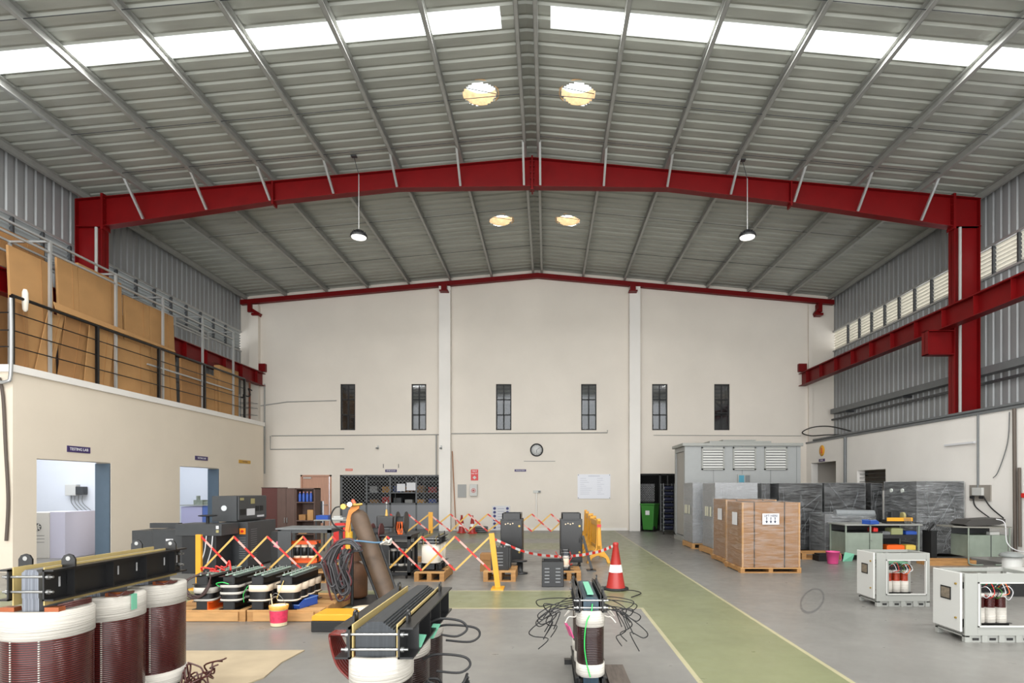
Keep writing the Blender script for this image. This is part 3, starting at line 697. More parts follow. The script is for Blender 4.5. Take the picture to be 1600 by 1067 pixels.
for (yy, z_, ln_) in ((.45, .80, .20), (.62, .72, .26), (.30, .62, .24)):
    mb.tube(smooth([(.16, yy, z_-.02), (.24, yy, z_+.01), (.16+ln_, yy+.02, z_-.01), (.20+ln_, yy+.02, z_-.06), (.14+ln_, yy, z_-.10), (.24, yy, z_-.09)]), .008, 6)
mb.build('lead_loop', blackm, t2)
mb = MB()
for k_ in range(6): rope(mb, (.17, .30+.02*k_, .45), (.42, .34+.03*k_, .50-.03*k_), .009, 6, .05, 90+k_)
mb.build('lead_bundle', blackm, t2)
MB().bar((.172, .02, .72), (.20, .10, .80), .05, .003).bar((.178, .40, .70), (.20, .52, .76), .05, .003).build('tape_tag', gtape, t2)

# --- narrow transformer by the green lane
t3 = transformer('power_transformer', 'narrow transformer with green tape on its top and a green wire, beside the green lane', (X(922, 4.62), 4.62, 0), 0,
                 sp=.33, rx=.108, ry=.13, z0=.15, z1=.66, bt=.125, bb=.10, board_m=black, W=.125, wi=.085, cw=.06, zb=.655, zt=.775, ov=.09, lug='x', steps=3, bz=(.06, .13), yokem=mat('core_lamination_blue', (48, 66, 78), .35, .3, noise=.4, nscale=3, stretch=(70, .2, .2)), wind=enamel('enamelled_winding_brown', (50, 22, 17), (20, 10, 9)))
MB().box(-.025, .025, -.02, .55, .776, .788).build('tape_strip', gtape, t3)
MB().tube(smooth([(.01, -.105, .72), (.0, -.12, .66), (-.04, -.15, .58), (-.055, -.15, .42), (-.04, -.15, .28), (-.01, -.15, .16)]), .005).build('green_wire', mat('green_wire', (40, 180, 80), .4), t3)
for s_ in (-1, 1):
    mb = MB()
    for k_ in range(8):
        q_ = random.Random(77*k_+s_); dx = q_.uniform(.18, .36); dz = q_.uniform(-.16, .10); yy = -.06+.08*k_
        mb.tube(smooth([(s_*.11, yy, .66), (s_*(.14+dx*.4), yy-.03, .66+dz*.3), (s_*(.12+dx), yy-.06, .62+dz), (s_*(.10+dx), yy-.02, .56+dz), (s_*(.12+dx*.6), yy-.05, .60+dz+q_.uniform(-.08, .02)), (s_*(.13+dx*.8), yy-.04, .46+dz)], 5), .0045, 5)
    mb.build('lead_wires', blackm, t3)
    mb = MB()
    for k_ in range(4): rope(mb, (s_*.10, -.04+.12*k_, .62), (s_*.20, -.06+.12*k_, .56+.03*(k_ % 2)), .006, 3, .02, 300+k_, drop=-.03)
    mb.build('white_sleeves', tape, t3)
tag(MB().box(0, .10, 0, .10, 0, .008).box(0, .06, .09, .14, .008, .02).build('pink_tag', pink), 'small pink rag hanging beside the narrow transformer', 'rag')
o = bpy.data.objects['pink_tag']; o.parent = t3; o.name = 'pink_tape'; del o['label']; del o['category']; o.location = (-.17, -.03, .52); o.rotation_euler = (0, 1.2, .3)
# parts bin and plank in front of it
def parts_bin(loc, rz, label, w_=.20, d_=.30, h=.10, m=None, group=None):
    t = thing('parts_bin', label, 'plastic bin', loc, rz, group); m = m or bluep; a = .008
    mb = MB().box(-w_/2, w_/2, 0, d_, 0, a).box(-w_/2, w_/2, d_-a, d_, 0, h)
    for s_ in (-1, 1):
        x0, x1 = sorted((s_*w_/2, s_*(w_/2-a))); mb.prism([(0, 0), (d_, 0), (d_, h), (d_*.30, h), (0, h*.5)], 'x', x0, x1)
    mb.box(-w_/2, w_/2, 0, a, 0, h*.5); mb.build('tray', m, t)
    MB().box(-w_/2-.006, w_/2+.006, d_-.004, d_+.006, h-.012, h).box(-w_/2-.006, -w_/2+.004, d_*.3, d_, h-.012, h).box(w_/2-.004, w_/2+.006, d_*.3, d_, h-.012, h).box(-w_/2-.006, w_/2+.006, -.008, .004, h*.5-.012, h*.5).build('rim', mat('rim_'+m.name, tuple(min(255, int(c)) for c in ((110, 140, 200) if m is bluep else (200, 120, 50))), .4), t)
    return t
parts_bin((X(922, 4.32), 4.12, 0), 0, 'blue plastic parts bin at the foot of the narrow transformer', .20, .24, .10)
tag(MB().box(.0, .17, 0, .5, 0, .05).box(.0, .17, 0, .5, .052, .06).build('wood_plank', mat('old_dark_wood', (98, 88, 80), .7, noise=.3, nscale=6, stretch=(6, 1, 1)), None), 'short dark plank lying right of the narrow transformer', 'plank').location = (X(950, 4.75), 4.62, 0)
mb = MB()
for k_ in range(6): rope(mb, (1.02+.02*k_, 4.45, .01), (1.28, 4.5-.02*k_, .02), .005, 6, .05, 500+k_, drop=-.05)
mb.v = [(x, y, max(.006, z)) for x, y, z in mb.v]
tag(mb.build('wire_coil', blackm), 'tangle of black wire on the floor at the bottom edge beside the green lane', 'wire')
# cardboard sheet on the floor between the foreground transformers
tag(MB().prism([(X(300, 5.1)-.9, 4.55), (X(365, 4.75), 4.52), (X(415, 4.95), 4.92), (X(440, 5.35), 5.35), (X(476, 5.75), 5.75), (X(296, 5.75)-.3, 5.72)], 'z', 0.001, .012).build('cardboard_sheet', mat('floor_cardboard', (162, 146, 120), .8, noise=.12, nscale=4)), 'flat brown cardboard sheet on the floor behind the large left transformer', 'cardboard')

# ---------------------------------------------------------------- pallets
def pallet(loc, w_, d_, label, h=.13, nb=5, m=None, group=None, rz=0, solid=False, nd=3):
    t = thing('wooden_pallet', label, 'pallet', loc, rz, group); m = m or wood; g = w_/nb if nb else .1
    # deck boards run along x, stringers along y ; origin = front left corner
    nb = nb or 5; bw = d_/nb*.78; st = (d_-bw)/(nb-1)
    for k_ in range(nb): MB().box(0, w_, k_*st, k_*st+bw, h-.02, h).build('deck_board', m if k_ % 2 else woodl, t)
    for k_ in range(nd):
        xx = k_*(w_-.08)/(nd-1)
        if solid and False: pass
        MB().box(xx, xx+.08, .001, d_-.001, .018, h-.021).build('stringer', m, t)
    MB().box(0, w_, 0, bw, 0, .018).build('bottom_board', m, t); MB().box(0, w_, d_-bw, d_, 0, .018).build('bottom_board', m, t)
    if solid: MB().box(.082, w_-.082, -.018, 0, .01, h-.022).build('front_board', woodl, t)
    return t
pallet((X(292, 7.0)-.35, 7.02, 0), 1.05, 1.3, 'wooden pallet under the left pair of small banded transformers', .14, solid=True)
pallet((X(292, 7.0)+.72, 7.02, 0), .90, 1.15, 'wooden pallet holding small transformers, behind the paint bucket', .14, solid=True)

# --- small banded transformers
def banded(label, x, style):
    wnd = black; n = 4
    t = thing('small_transformer', label, 'transformer', (x, 7.12, .14), 0, 'small banded transformers on the pallets'); sp_ = .21; L = 3*sp_
    MB().box(-.05, .05, -.03, L+.03, .31, .40).box(-.05, .05, -.03, L+.03, .02, .09).build('core', lam, t)
    for s_ in (-1, 1):
        a, b = sorted((s_*.06, s_*.125)); MB().box(*sorted((s_*.062, s_*.07)), -.09, L+.09, .305, .405).box(a, b, -.09, L+.09, .399, .405).box(a, b, -.09, L+.09, .305, .311).build('top_clamp', black, t)
        MB().box(*sorted((s_*.062, s_*.07)), -.09, L+.09, 0, .10).box(a, b, -.09, L+.09, .094, .10).box(a, b, -.09, L+.09, 0, .006).build('bottom_clamp', black if not (style == 0 and s_ > 0) else orange, t)
    MB().box(-.06, .06, -.092, -.084, .305, .40).build('end_plate', black, t); MB().box(-.06, .06, -.092, -.084, 0, .10).build('end_plate', black, t)
    for c in range(n):
        mb = MB(); sq_shell(mb, [(0, .105), (0, .302)], .125, .098, 3.2, 20, cy=c*sp_); cl = mb.build('coil', black, t)
        bands = {0: [(.105, .13), (.20, .27)], 1: [(.105, .13), (.185, .215), (.27, .302)], 2: [(.105, .125), (.22, .302)], 3: [(.105, .125), (.21, .302)]}[style]
        for a, b in bands:
            mb = MB(); sq_shell(mb, [(0, a), (.007, a+.003), (.007, b-.003), (0, b)], .125, .098, 3.2, 20, cy=c*sp_, cap=False); mb.build('tape_band', tape if style < 2 else mat('cream_tape', (226, 208, 184), .7), cl)
    mb = MB()
    for s_ in (-1, 1): mb.bar((s_*.045, -.06, .42), (s_*.045, L+.08, .42), .03, .012)
    mb.build('terminal_rail', mat('pale_green_rail', (150, 170, 156), .5), t)
    mb = MB()
    for c in range(7):
        for s_ in (-1, 1): mb.cyl((s_*.045, -.04+c*.105, .42), (s_*.045, -.04+c*.105, .455), .006, n=6)
    tag(mb.build('terminal_studs', steel, t), kind='stuff')
    return t
bt_ = [banded('small transformer wrapped in loops of brown cable, leftmost on the pallets', X(325, 7.15), 0),
       banded('small transformer with three white bands and a green wire loop', X(366, 7.15), 1),
       banded('small transformer with a cream top band and black body, second from the blue bin', X(410, 7.15), 2),
       banded('small transformer with a cream top band, right behind the paint bucket', X(454, 7.15), 3)]
mb = MB()
for k_ in range(9): mb.tube(smooth([(-.06+.01*k_, -.02, .44), (-.16-.01*(k_ % 3), -.12, .36), (-.18+.02*(k_ % 4), -.15, .24-.01*k_), (.0+.02*(k_ % 3), -.14-.01*(k_ % 3), .18), (.12, -.13, .30+.01*k_), (.06, -.04, .43)]), .0085, 6)
mb.build('cable_loops', mat('brown_cable', (52, 30, 26), .4), bt_[0])
mb = MB()
for k_ in range(3): rope(mb, (-.08, .05+.2*k_, .46), (.10, .10+.12*k_, .44), .011, 5, .05, 700+k_, drop=-.04)
mb.build('orange_leads', redp, bt_[0])
MB().tube(smooth([(-.09, -.13, .29), (-.12, -.15, .33), (-.04, -.15, .345), (.02, -.13, .32)]), .006).build('green_wire', mat('green_wire', (40, 180, 80), .4), bt_[1])
MB().tube(smooth([(-.10, -.12, .30), (-.145, -.14, .2), (-.15, -.12, .1)]), .004).build('green_wire', mat('green_wire', (40, 180, 80), .4), bt_[2])
MB().tube(smooth([(-.02, -.11, .36), (-.06, -.13, .24), (-.10, -.12, .14)]), .004).build('yellow_wire', mat('yellow_wire', (220, 190, 110), .4), bt_[3])
parts_bin((X(463, 7.3), 7.10, .14), -.25, 'blue open parts bin on the end of the pallet by the paint bucket', .28, .36, .11)
# paint bucket
t = thing('paint_bucket', 'small white paint bucket with a red label and orange drips on the rim', 'bucket', (X(430, 6.73), 6.82, 0))
MB().lathe([(.001, .004), (.088, .004), (.09, .01), (.102, .225), (.106, .225), (.106, .24), (.098, .24), (.086, .02)], n=28).build('pail', cream, t)
MB().lathe([(.0935, .045), (.1015, .185)], n=28).build('label', bucketr, t)
MB().lathe([(.1035, .195), (.1085, .22), (.109, .243), (.100, .243), (.097, .21)], n=28).build('painted_rim', mat('ochre_drips', (220, 160, 70), .5, noise=.3, nscale=20), t)
MB().tube(smooth([(-.104, 0, .21), (-.09, -.03, .30), (-.02, -.05, .39), (.06, -.04, .33), (.104, 0, .21)]), .003).build('handle', steel, t)
MB().cyl((-.05, 0, .02), (-.08, -.03, .38), .007, n=8).build('brush_handle', cream, t)

# ================================================================ expanding barriers
def lattice(xs, Y, z0, z1, label, posts, w_=.030):
    t = thing('expanding_barrier', label, 'barrier', (0, Y, 0)); ws = [redp, white, redp, white, redp]
    for i in range(len(xs)-1):
        a, b = xs[i], xs[i+1]
        p, q = Vector((a, -.015, z1)), Vector((b, -.015, z0)); mb = MB(); br = [0, .14, .34, .62, .82, 1]
        for k_ in range(5): mb.m = k_ % 2; mb.bar(p.lerp(q, br[k_]), p.lerp(q, br[k_+1]), w_, .010, up=(0, 1, 0)) if False else mb.add(*strip(p.lerp(q, br[k_]), p.lerp(q, br[k_+1]), w_))
        mb.build('striped_slat', [mat('barrier_red', (190, 40, 34), .4), mat('faded_stripe', (206, 158, 148), .5)], t)
        mb = MB(); mb.add(*strip(Vector((a, .0, z0)), Vector((b, .0, z1)), w_)); mb.build('tan_slat', tan_, t)
    for (x0, x1, zt) in posts:
        mb = MB().bar((x1, 0, 0.02), (x0, 0, zt), .085*Y/9.3 if Y < 10 else .13, .05, up=(0, 1, 0)).box(x1-.10, x1+.10, -.16, .16, 0, .02)
        mb.build('post', yellow, t)
    return t
def strip(p, q, w_):
    d = (q-p).normalized(); n_ = Vector((-d.z, 0, d.x))*w_/2; h = Vector((0, .005, 0))
    vs = [p-n_-h, q-n_-h, q+n_-h, p+n_-h, p-n_+h, q-n_+h, q+n_+h, p+n_+h]
    return vs, [(0, 1, 2, 3), (7, 6, 5, 4), (0, 4, 5, 1), (1, 5, 6, 2), (2, 6, 7, 3), (3, 7, 4, 0)]
Yn = 9.3
lattice([X(p, Yn) for p in (315, 366, 418, 474, 520, 563, 605, 659, 711, 766)], Yn, Z(891, Yn), Z(838, Yn), 'nearer red and yellow lattice barrier stretched between two yellow posts', [(X(311, Yn), X(311, Yn), Z(835, Yn)), (X(768, Yn), X(778, Yn), Z(833, Yn))])
Yn = 17.4
lattice([X(p, Yn) for p in (610, 637, 671, 704, 732, 762, 797, 831, 861, 890)], Yn, Z(830, Yn), Z(803, Yn), 'farther red and yellow lattice barrier in front of the back wall', [(X(673, Yn), X(673, Yn), Z(800, Yn)), (X(797, Yn), X(797, Yn), Z(800, Yn))], .045)

# ================================================================ traffic cone and tape
def cone(loc, label, s=1.0, tilt=(0, 0)):
    t = thing('traffic_cone', label, 'traffic cone', loc); t.rotation_euler = (tilt[0], tilt[1], 0); t.scale = (s, s, s)
    MB().lathe([(.001, 0), (.205, 0), (.21, .012), (.205, .03), (.14, .035), (.001, .035)], n=28).build('base', rubber if s > .9 else redp, t)
    MB().lathe([(.155, .034), (.145, .06), (.040, .70), (.045, .71), (.045, .745), (.028, .755), (.001, .755)], n=28).build('body', mat('cone_red', (158, 38, 32), .4), t)
    MB().lathe([(.1115, .28), (.0915, .40)], n=28).build('reflective_band', mat('reflective_white', (235, 235, 235), .3), t)
    return t
Yc = 9.25
cone((X(962, Yc), Yc, 0), 'red traffic cone with a white band at the edge of the green lane')
tag(MB().tube(smooth([(X(968, Yc), Yc-.2, .02), (X(985, Yc), Yc-.28, .03), (X(975, Yc)+.2, Yc-.45, .02), (X(985, 8.6), 8.5, .015)]), .008).build('extension_cable', rubber), 'short black cord on the floor beside the traffic cone', 'cord')
mb = MB(); pts = smooth([(X(775, 12.0), 11.6, Z(842, 11.6)), (X(820, 11.5), 11.5, Z(862, 11.5)), (X(866, 10.6), 10.6, Z(869, 10.6)), (X(900, 10.2), 10.2, Z(868, 10.2)), (X(935, 9.6), 9.6, Z(862, 9.6)), (X(960, Yc), Yc, Z(852, Yc))], 7)
for i in range(len(pts)-1):
    mb.m = i % 2; p, q = pts[i], pts[i+1]; mb.bar(p, q, .006, .045)
tag(mb.build('warning_tape', [mat('barrier_red', (214, 48, 40), .4), white]), 'red and white warning tape strung from the cone towards the tall black cabinets', 'tape')

# ================================================================ yellow plastic barriers (stacked edge on)
def ybar(loc, label, rz):
    t = thing('road_barrier', label, 'barrier', loc, rz, 'yellow plastic barriers standing together')
    mb = MB().box(-.03, .03, 0, 1.2, .80, .92).box(-.03, .03, 0, 1.2, .30, .38).box(-.03, .03, 0, .06, .25, .95).box(-.03, .03, 1.14, 1.2, .25, .95)
    for k_ in range(1, 9): mb.box(-.02, .02, k_*.13, k_*.13+.05, .38, .80)
    mb.build('panel', yellow, t, .006)
    for y in (.03, 1.10):
        MB().prism([(-.04, .96), (.04, .96), (.055, .5), (.07, .32), (.22, .12), (.26, .0), (.19, .0), (.15, .10), (.05, .16), (-.05, .16), (-.15, .10), (-.19, 0), (-.26, 0), (-.22, .12), (-.07, .32), (-.055, .5)], 'y', y, y+.07).build('leg', yellow, t, .006)
    MB().box(-.043, .043, -.012, 0.03, .78, .84).build('reflector', redp, t)
    return t
b0 = ybar((X(936, 12.4), 12.4, 0), 'yellow plastic road barrier, nearest of the group beside the green lane', .06)
dup(b0, (X(933, 13.3)-.02, 13.75, 0), .03, 'yellow plastic road barrier, second in the group beside the green lane')
dup(b0, (X(925, 15.0), 15.05, 0), .05, 'yellow plastic road barrier, third in the group beside the green lane')
dup(b0, (X(918, 16.4), 16.4, 0), -.02, 'yellow plastic road barrier, farthest in the group, behind the black cabinet')

# ================================================================ black cabinets and small units in the middle
def tall_cab(px0, px1, Yf, dep, zt, label):
    x0, x1 = X(px0, Yf), X(px1, Yf); w_ = x1-x0
    t = thing('tall_black_cabinet', label, 'cabinet', ((x0+x1)/2, Yf, 0), 0, 'tall black cabinets on castors')
    h = w_/2
    MB().box(-h, h, 0, dep, .10, zt).build('body', blackp, t, .006)
    dr = MB().box(-h+.012, h-.012, -.014, -.002, .12, zt-.02).build('door', black, t, .004)
    for zz in (zt-.13, .30): MB().cyl((h-.06, -.022, zz), (h-.06, -.014, zz), .022, n=16).build('lock', mat('brass', (168, 140, 72), .35, .6), dr)
    mb = MB()
    for q, c in enumerate((-.10, -.05, 0, .05)): mb.cyl((c-.02, -.02, zt-.09+.015*(q % 2)), (c-.02, -.014, zt-.09+.015*(q % 2)), .014, n=12)
    mb.build('indicator_lamps', mat('indicator_lens', (210, 190, 160), .3), dr); MB().box(h-.07, h-.045, -.018, -.013, .5, .58).build('handle', blackm, dr)
    # open tray frame on top
    MB().box(-h+.03, h-.03, .04, .06, zt, zt+.13).box(-h+.03, h-.03, dep-.06, dep-.04, zt, zt+.13).box(-h+.03, -h+.05, .04, dep-.04, zt, zt+.13).box(h-.05, h-.03, .04, dep-.04, zt, zt+.13).box(-h, h, 0, .05, zt, zt+.015).build('top_tray', black, t)
    for sx in (-1, 1):
        for y in (.07, dep-.07):
            MB().cyl((sx*(h-.05)-.015, y, .045), (sx*(h-.05)+.015, y, .045), .045, n=16).build('castor', rubber, t)
    MB().box(-h, h, 0, dep, .085, .10).build('base_frame', blackm, t)
    return t
tall_cab(782, 816, 11.9, .75, Z(812, 11.9), 'tall black cabinet on castors, the left one of the pair behind the tape')
tall_cab(875.5, 910, 11.9, .65, Z(812, 11.9), 'tall black cabinet on castors, the right one, beside the yellow barriers')
tag(MB().bar((X(911, 11.7), 11.75, Z(838, 11.7)), (X(925, 11.3), 11.35, .02), .05, .06, up=(0, 1, 0)).box(X(925, 11.3)-.10, X(925, 11.3)+.08, 11.25, 11.45, 0, .02).build('leaning_strut', blackp), 'black metal strut leaning against the right tall cabinet', 'metal strut')
# vented black box, open top
t = thing('vented_box', 'open topped black metal box with five pairs of louvre slots', 'metal box', (X(858, 9.46)+.06, 9.46, 0)); h = .18; tt = .34; d_ = .42; zt = Z(877, 9.46)
zt = .42
MB().box(-h, h, 0, .006, 0, zt).box(-h, h, d_-.006, d_, 0, zt).box(-h, -h+.006, 0, d_, 0, zt).box(h-.006, h, 0, d_, 0, zt).box(-h, h, 0, d_, 0, .006).box(-h, h, 0, .035, zt-.006, zt).box(-h, h, d_-.035, d_, zt-.006, zt).box(-h, -h+.03, 0, d_, zt-.006, zt).box(h-.03, h, 0, d_, zt-.006, zt).build('shell', blackp, t)
mb = MB()
for sx in (-.095, .085):
    for k_ in range(5): MB().box(sx-.04, sx+.04, -.012, 0, .07+k_*.055, .092+k_*.055).build('louvre', mat('louvre_edge', (120, 122, 124), .3, .3), t, .004)
# small transformer on pallet behind it
Yp = 10.3
pallet((X(872, Yp)-.02, Yp-.2, 0), .42, .7, 'small pallet with a bare transformer behind the vented black box', .16, nb=4)
transformer('small_transformer', 'small bare transformer with red leads behind the vented black box', (X(884, Yp)+.0, Yp-.02, .16), 0, None, sp=.17, rx=.06, ry=.075, z0=.06, z1=.26, bt=.05, bb=.04, W=.085, wi=.055, cw=.04, zb=.26, zt=.34, ov=.06, lug=None, steps=1, bz=(.02, .06), detail=False, wind=mat('cream_tape', (226, 208, 184), .7))
mb = MB(); rope(mb, (X(868, Yp), Yp-.1, .50), (X(880, Yp), Yp-.1, .30), .006, 5, .05, 5); rope(mb, (X(890, Yp), Yp-.12, .50), (X(892, Yp), Yp-.12, .28), .006, 5, .04, 6)
o = tag(mb.build('red_lead', redp), 'loose red lead hanging over the small bare transformer', 'cable')
# black louvred unit on pallet left of the yellow post
Yp = 9.98
pallet((X(755, Yp), Yp, 0), .56, .75, 'low pallet carrying a black finned unit, left of the vented black box', .18, nb=4)
t = thing('finned_unit', 'black finned heat sink unit standing on a low pallet', 'heat sink', (X(781, Yp+.15), Yp+.15, .18)); h = .155
MB().box(-h, h, 0, .35, 0, .40).build('body', black, t, .004)
for k_ in range(5): MB().box(-h+.05, h-.1, -.008, 0, .08+.055*k_, .095+.055*k_).build('slot', mat('louvre_edge', (120, 122, 124), .3, .3), t)
mb = MB()
for k_ in range(7): mb.box(h-.002, h+.03, .03+.045*k_, .04+.045*k_, .03, .39)
mb.build('fins', black, t)
mb = MB()
for k_ in range(4): mb.cyl((-.1+.06*k_, .06, .40), (-.1+.06*k_, .06, .425), .012, n=8)
mb.build('terminal_studs', steel, t)
tag(MB().box(0, .30, 0, .3, 0, .12).box(.01, .29, .01, .29, .121, .22).box(0, .22, 0, .3, .221, .34).build('wood_block', card2), 'stack of brown wooden blocks behind the black finned unit', 'wood'); bpy.data.objects['wood_block'].location = (X(750, 11.2), 11.2, 0)
tag(MB().lathe([(.001, 0), (.15, 0), (.15, .02), (.06, .03), (.06, .22), (.14, .23), (.14, .25), (.001, .25)], n=24).build('cable_reel_stand', blackp), 'low black round stand between the finned unit and the left tall cabinet', 'stand'); bpy.data.objects['cable_reel_stand'].location = (X(812, 10.9), 10.95, 0)
# white coil transformer on pallet behind the barrier
Yp = 10.0
pallet((X(647, Yp), Yp, 0), .52, .95, 'low pallet under the white coil transformer behind the lattice barrier', .16, nb=5)
transformer('white_coil_transformer', 'transformer with a white wrapped coil and black clamps, behind the lattice barrier', (X(674, Yp+.3), Yp+.28, .16), 0, None, sp=.28, rx=.165, ry=.14, z0=.14, z1=.47, bt=.02, bb=.02, W=.19, wi=.12, cw=.08, zb=.48, zt=.60, ov=.12, lug='x', wind=mat('white_wrap', (222, 214, 200), .6), steps=2)

# framed cabinet with transformer on pallet (behind the lattice, left)
def frame_cab(px0, px1, Y, z0, z1, dep, label, m, inner=True):
    x0, x1 = X(px0, Y), X(px1, Y); w_ = x1-x0; t = thing('open_frame_cabinet', label, 'cabinet', (x0, Y, z0)); H = z1-z0; a = .055
    mb = MB()
    for x in (0, w_-a):
        for y in (0, dep-a): mb.box(x, x+a, y, y+a, .06, H)
    mb.box(0, w_, 0, a, .06, .06+a).box(0, w_, 0, a, H-a, H).box(0, w_, dep-a, dep, H-a, H).box(0, w_, dep-a, dep, .06, .06+a).box(0, a, 0, dep, .06, .06+a).box(w_-a, w_, 0, dep, .06, .06+a).box(w_-a, w_, 0, dep, H-a, H).box(0, a, 0, dep, H-a, H)
    mb.build('frame', m, t)
    MB().box(-.03, w_+.03, -.03, dep+.03, H+.002, H+.03).build('top_panel', mgrey if inner else m, t, .003)
    MB().box(0.005, w_*.26, -.012, -.002, .08, H-.02).build('side_panel', m, t)
    for x in (.08, w_-.08):
        for y in (.06, dep-.06): MB().cyl((x-.012, y, .032), (x+.012, y, .032), .032, n=14).build('castor', rubber, t)
    return t
Yp = 9.9
pallet((X(455, Yp), Yp-.05, 0), .68, .8, 'pale pallet under the open grey frame cabinet behind the lattice barrier', .19, nb=4, m=woodl)
frame_cab(434, 516, Yp+.05, .19, Z(828, Yp), .62, 'open dark grey frame cabinet on a pallet with an orange based transformer inside', dgrey)
transformer('small_transformer', 'three coil transformer with an orange base inside the open grey frame cabinet', (X(478, Yp+.3)-.13, Yp+.30, .31), -PI/2, None, sp=.13, rx=.10, ry=.06, z0=.08, z1=.32, bt=.05, bb=.05, W=.13, wi=.08, cw=.06, zb=.33, zt=.39, ov=.07, lug=None, steps=1, bz=(.02, .07), detail=False, clampm=orange, wind=black, tb=mat('cream_tape', (226, 208, 184), .7))
bpy.data.objects[-1] if False else None
Yp = 10.3
frame_cab(596, 641, Yp, 0.0, Z(838, Yp), .6, 'black open frame cabinet behind the leaning gas cylinder, reels on top', blackp, False)
transformer('small_transformer', 'three coil transformer inside the black frame cabinet behind the gas cylinder', (X(618, Yp)-.10, Yp+.3, .12), -PI/2, None, sp=.14, rx=.12, ry=.06, z0=.08, z1=.40, bt=.05, bb=.05, W=.13, wi=.08, cw=.06, zb=.42, zt=.50, ov=.07, lug=None, steps=1, bz=(.02, .07), detail=False, wind=black)
zt = Z(838, Yp)+.035
for px, mm, lb in ((588, hose_r, 'red cable reel on top of the black frame cabinet'), (627, blackp, 'black cable reel with orange cord on top of the black frame cabinet')):
    t = thing('cable_reel', lb, 'cable reel', (X(px, Yp+.2), Yp+.25, zt if px > 600 else 0)); r_ = .20 if px > 600 else .18; b_ = r_+.0
    if px < 600: t.location.z = .62
    for s_ in (-1, 1): MB().cyl((s_*.07, 0, b_), (s_*.085, 0, b_), r_, n=28).build('flange', mm, t)
    MB().cyl((-.07, 0, b_), (.07, 0, b_), r_*.55, n=20).build('drum', blackm, t)
    mb = MB()
    for k_ in range(5): mb.lathe([(r_*.62+.012*math.cos(a), .012*math.sin(a)) for a in [q*PI/3 for q in range(7)]], n=20)
    for k_ in range(4): rope(mb, (-.05+.03*k_, -r_*.75, b_), (-.04+.03*k_, -r_*.8, .03), .009, 4, .03, 60+k_)
    mb2 = MB(); 
    for k_ in range(4): rope(mb2, (-.05+.03*k_, -r_*.6, b_+.02), (-.04+.03*k_, -r_*.75, .01), .010, 4, .03, 60+k_)
    mb2.build('cord', orange if px > 600 else rubber, t)
    if px < 600:
        MB().box(-.12, .12, -.12, .12, -.62, -.001).build('pedestal', dgrey, t)
t = thing('black_machine', 'small black box machine with a lever on a stand behind the gas cylinder', 'machine', (X(604, 11.5), 11.5, 0))
MB().box(-.17, .17, -.12, .12, .84, 1.07).build('housing', black, t, .02)
MB().cyl((.0, 0, 1.07), (.0, 0, 1.20), .03, .015, n=10).build('lever_base', tan_, t); MB().cyl((0, 0, 1.2), (0, 0, 1.30), .008, n=8).lathe([(.001, 1.29), (.025, 1.3), (.03, 1.32), (.02, 1.345), (.001, 1.35)], n=12).build('lever', steel, t)
MB().box(-.13, -.09, -.1, .1, 0, .84).box(.09, .13, -.1, .1, 0, .84).box(-.13, .13, -.1, .1, .4, .43).build('stand', dgrey, t)
# small brown block seen beyond
tag(MB().box(0, .28, 0, .3, 0, .10).build('wood_block', card2), 'single brown wooden block lying behind the white coil transformer', 'wood').location = (X(638, 12.6), 12.6, 0)

# ================================================================ gas cylinders and trolley
def gas(name, label, p0, p1, r, m, cap=True):
    p0 = Vector(p0); p1 = Vector(p1); L = (p1-p0).length
    t = thing(name, label, 'gas cylinder', tuple(p0)); t.rotation_mode = 'XYZ'
    t.rotation_euler = Vector((0, 0, 1)).rotation_difference((p1-p0).normalized()).to_euler()
    b = MB().lathe([(.001, .012), (r*.7, .0), (r*.96, .02), (r, .05), (r, L-r*1.1), (r*.93, L-r*.7), (r*.72, L-r*.35), (r*.40, L-r*.12), (r*.3, L), (.001, L)], n=32).build('body', m, t)
    return t, L
Y0 = 8.0
g1, L1 = gas('gas_cylinder', 'rusty brown gas cylinder leaning steeply on the hose trolley', (X(607, 7.7), 7.75, .10), (X(557, 8.0), 8.0, Z(797, 8.0)), .118, rustc)
MB().cyl((0, 0, L1), (0, 0, L1+.10), .035, .028, n=12).cyl((-.06, 0, L1+.06), (.06, 0, L1+.06), .018, n=10).build('valve', mat('brass', (168, 140, 72), .35, .6), g1)
MB().cyl((0, 0, L1+.10), (0, 0, L1+.16), .03, .02, n=10).build('valve_knob', mat('orange_knob', (210, 90, 60), .5), g1)
g2, L2 = gas('gas_cylinder', 'rust coloured gas cylinder standing upright behind the hoses', (X(548, 8.3), 8.45, .02), (X(548, 8.3), 8.45, Z(880, 8.3)+.02), .19, rustd)
MB().cyl((0, 0, L2), (0, 0, L2+.12), .12, .10, n=16, caps=False).build('collar', rustd, g2)
MB().cyl((0, 0, L2), (0, 0, L2+.10), .025, n=10).build('valve', mat('brass', (168, 140, 72), .35, .6), g2)
t = thing('cylinder_trolley', 'black tubular trolley carrying the gas cylinders', 'trolley', (0, 0, 0))
Yt = 7.95
for a, b in (((X(550, Yt), Yt, .02), (X(550, Yt), Yt, Z(845, Yt))), ((X(553, Yt), Yt+.1, Z(848, Yt)), (X(600, Yt), Yt-.15, .05)), ((X(590, 8.4), 8.35, Z(838, 8.2)), (X(640, 8.0), 7.6, .02)), ((X(590, 8.4)+.05, 8.75, .02), (X(590, 8.4), 8.4, .75))):
    MB().cyl(a, b, .022, n=10).build('frame_tube', blackp, t)
MB().box(X(520, Yt), X(600, Yt), Yt-.05, Yt+.75, .0, .018).build('base_plate', blackp, t); MB().box(X(550, Yt)-.02, X(590, 8.4)+.02, Yt+.02, Yt+.06, Z(852, Yt), Z(848, Yt)).build('cross_bar', blackp, t)
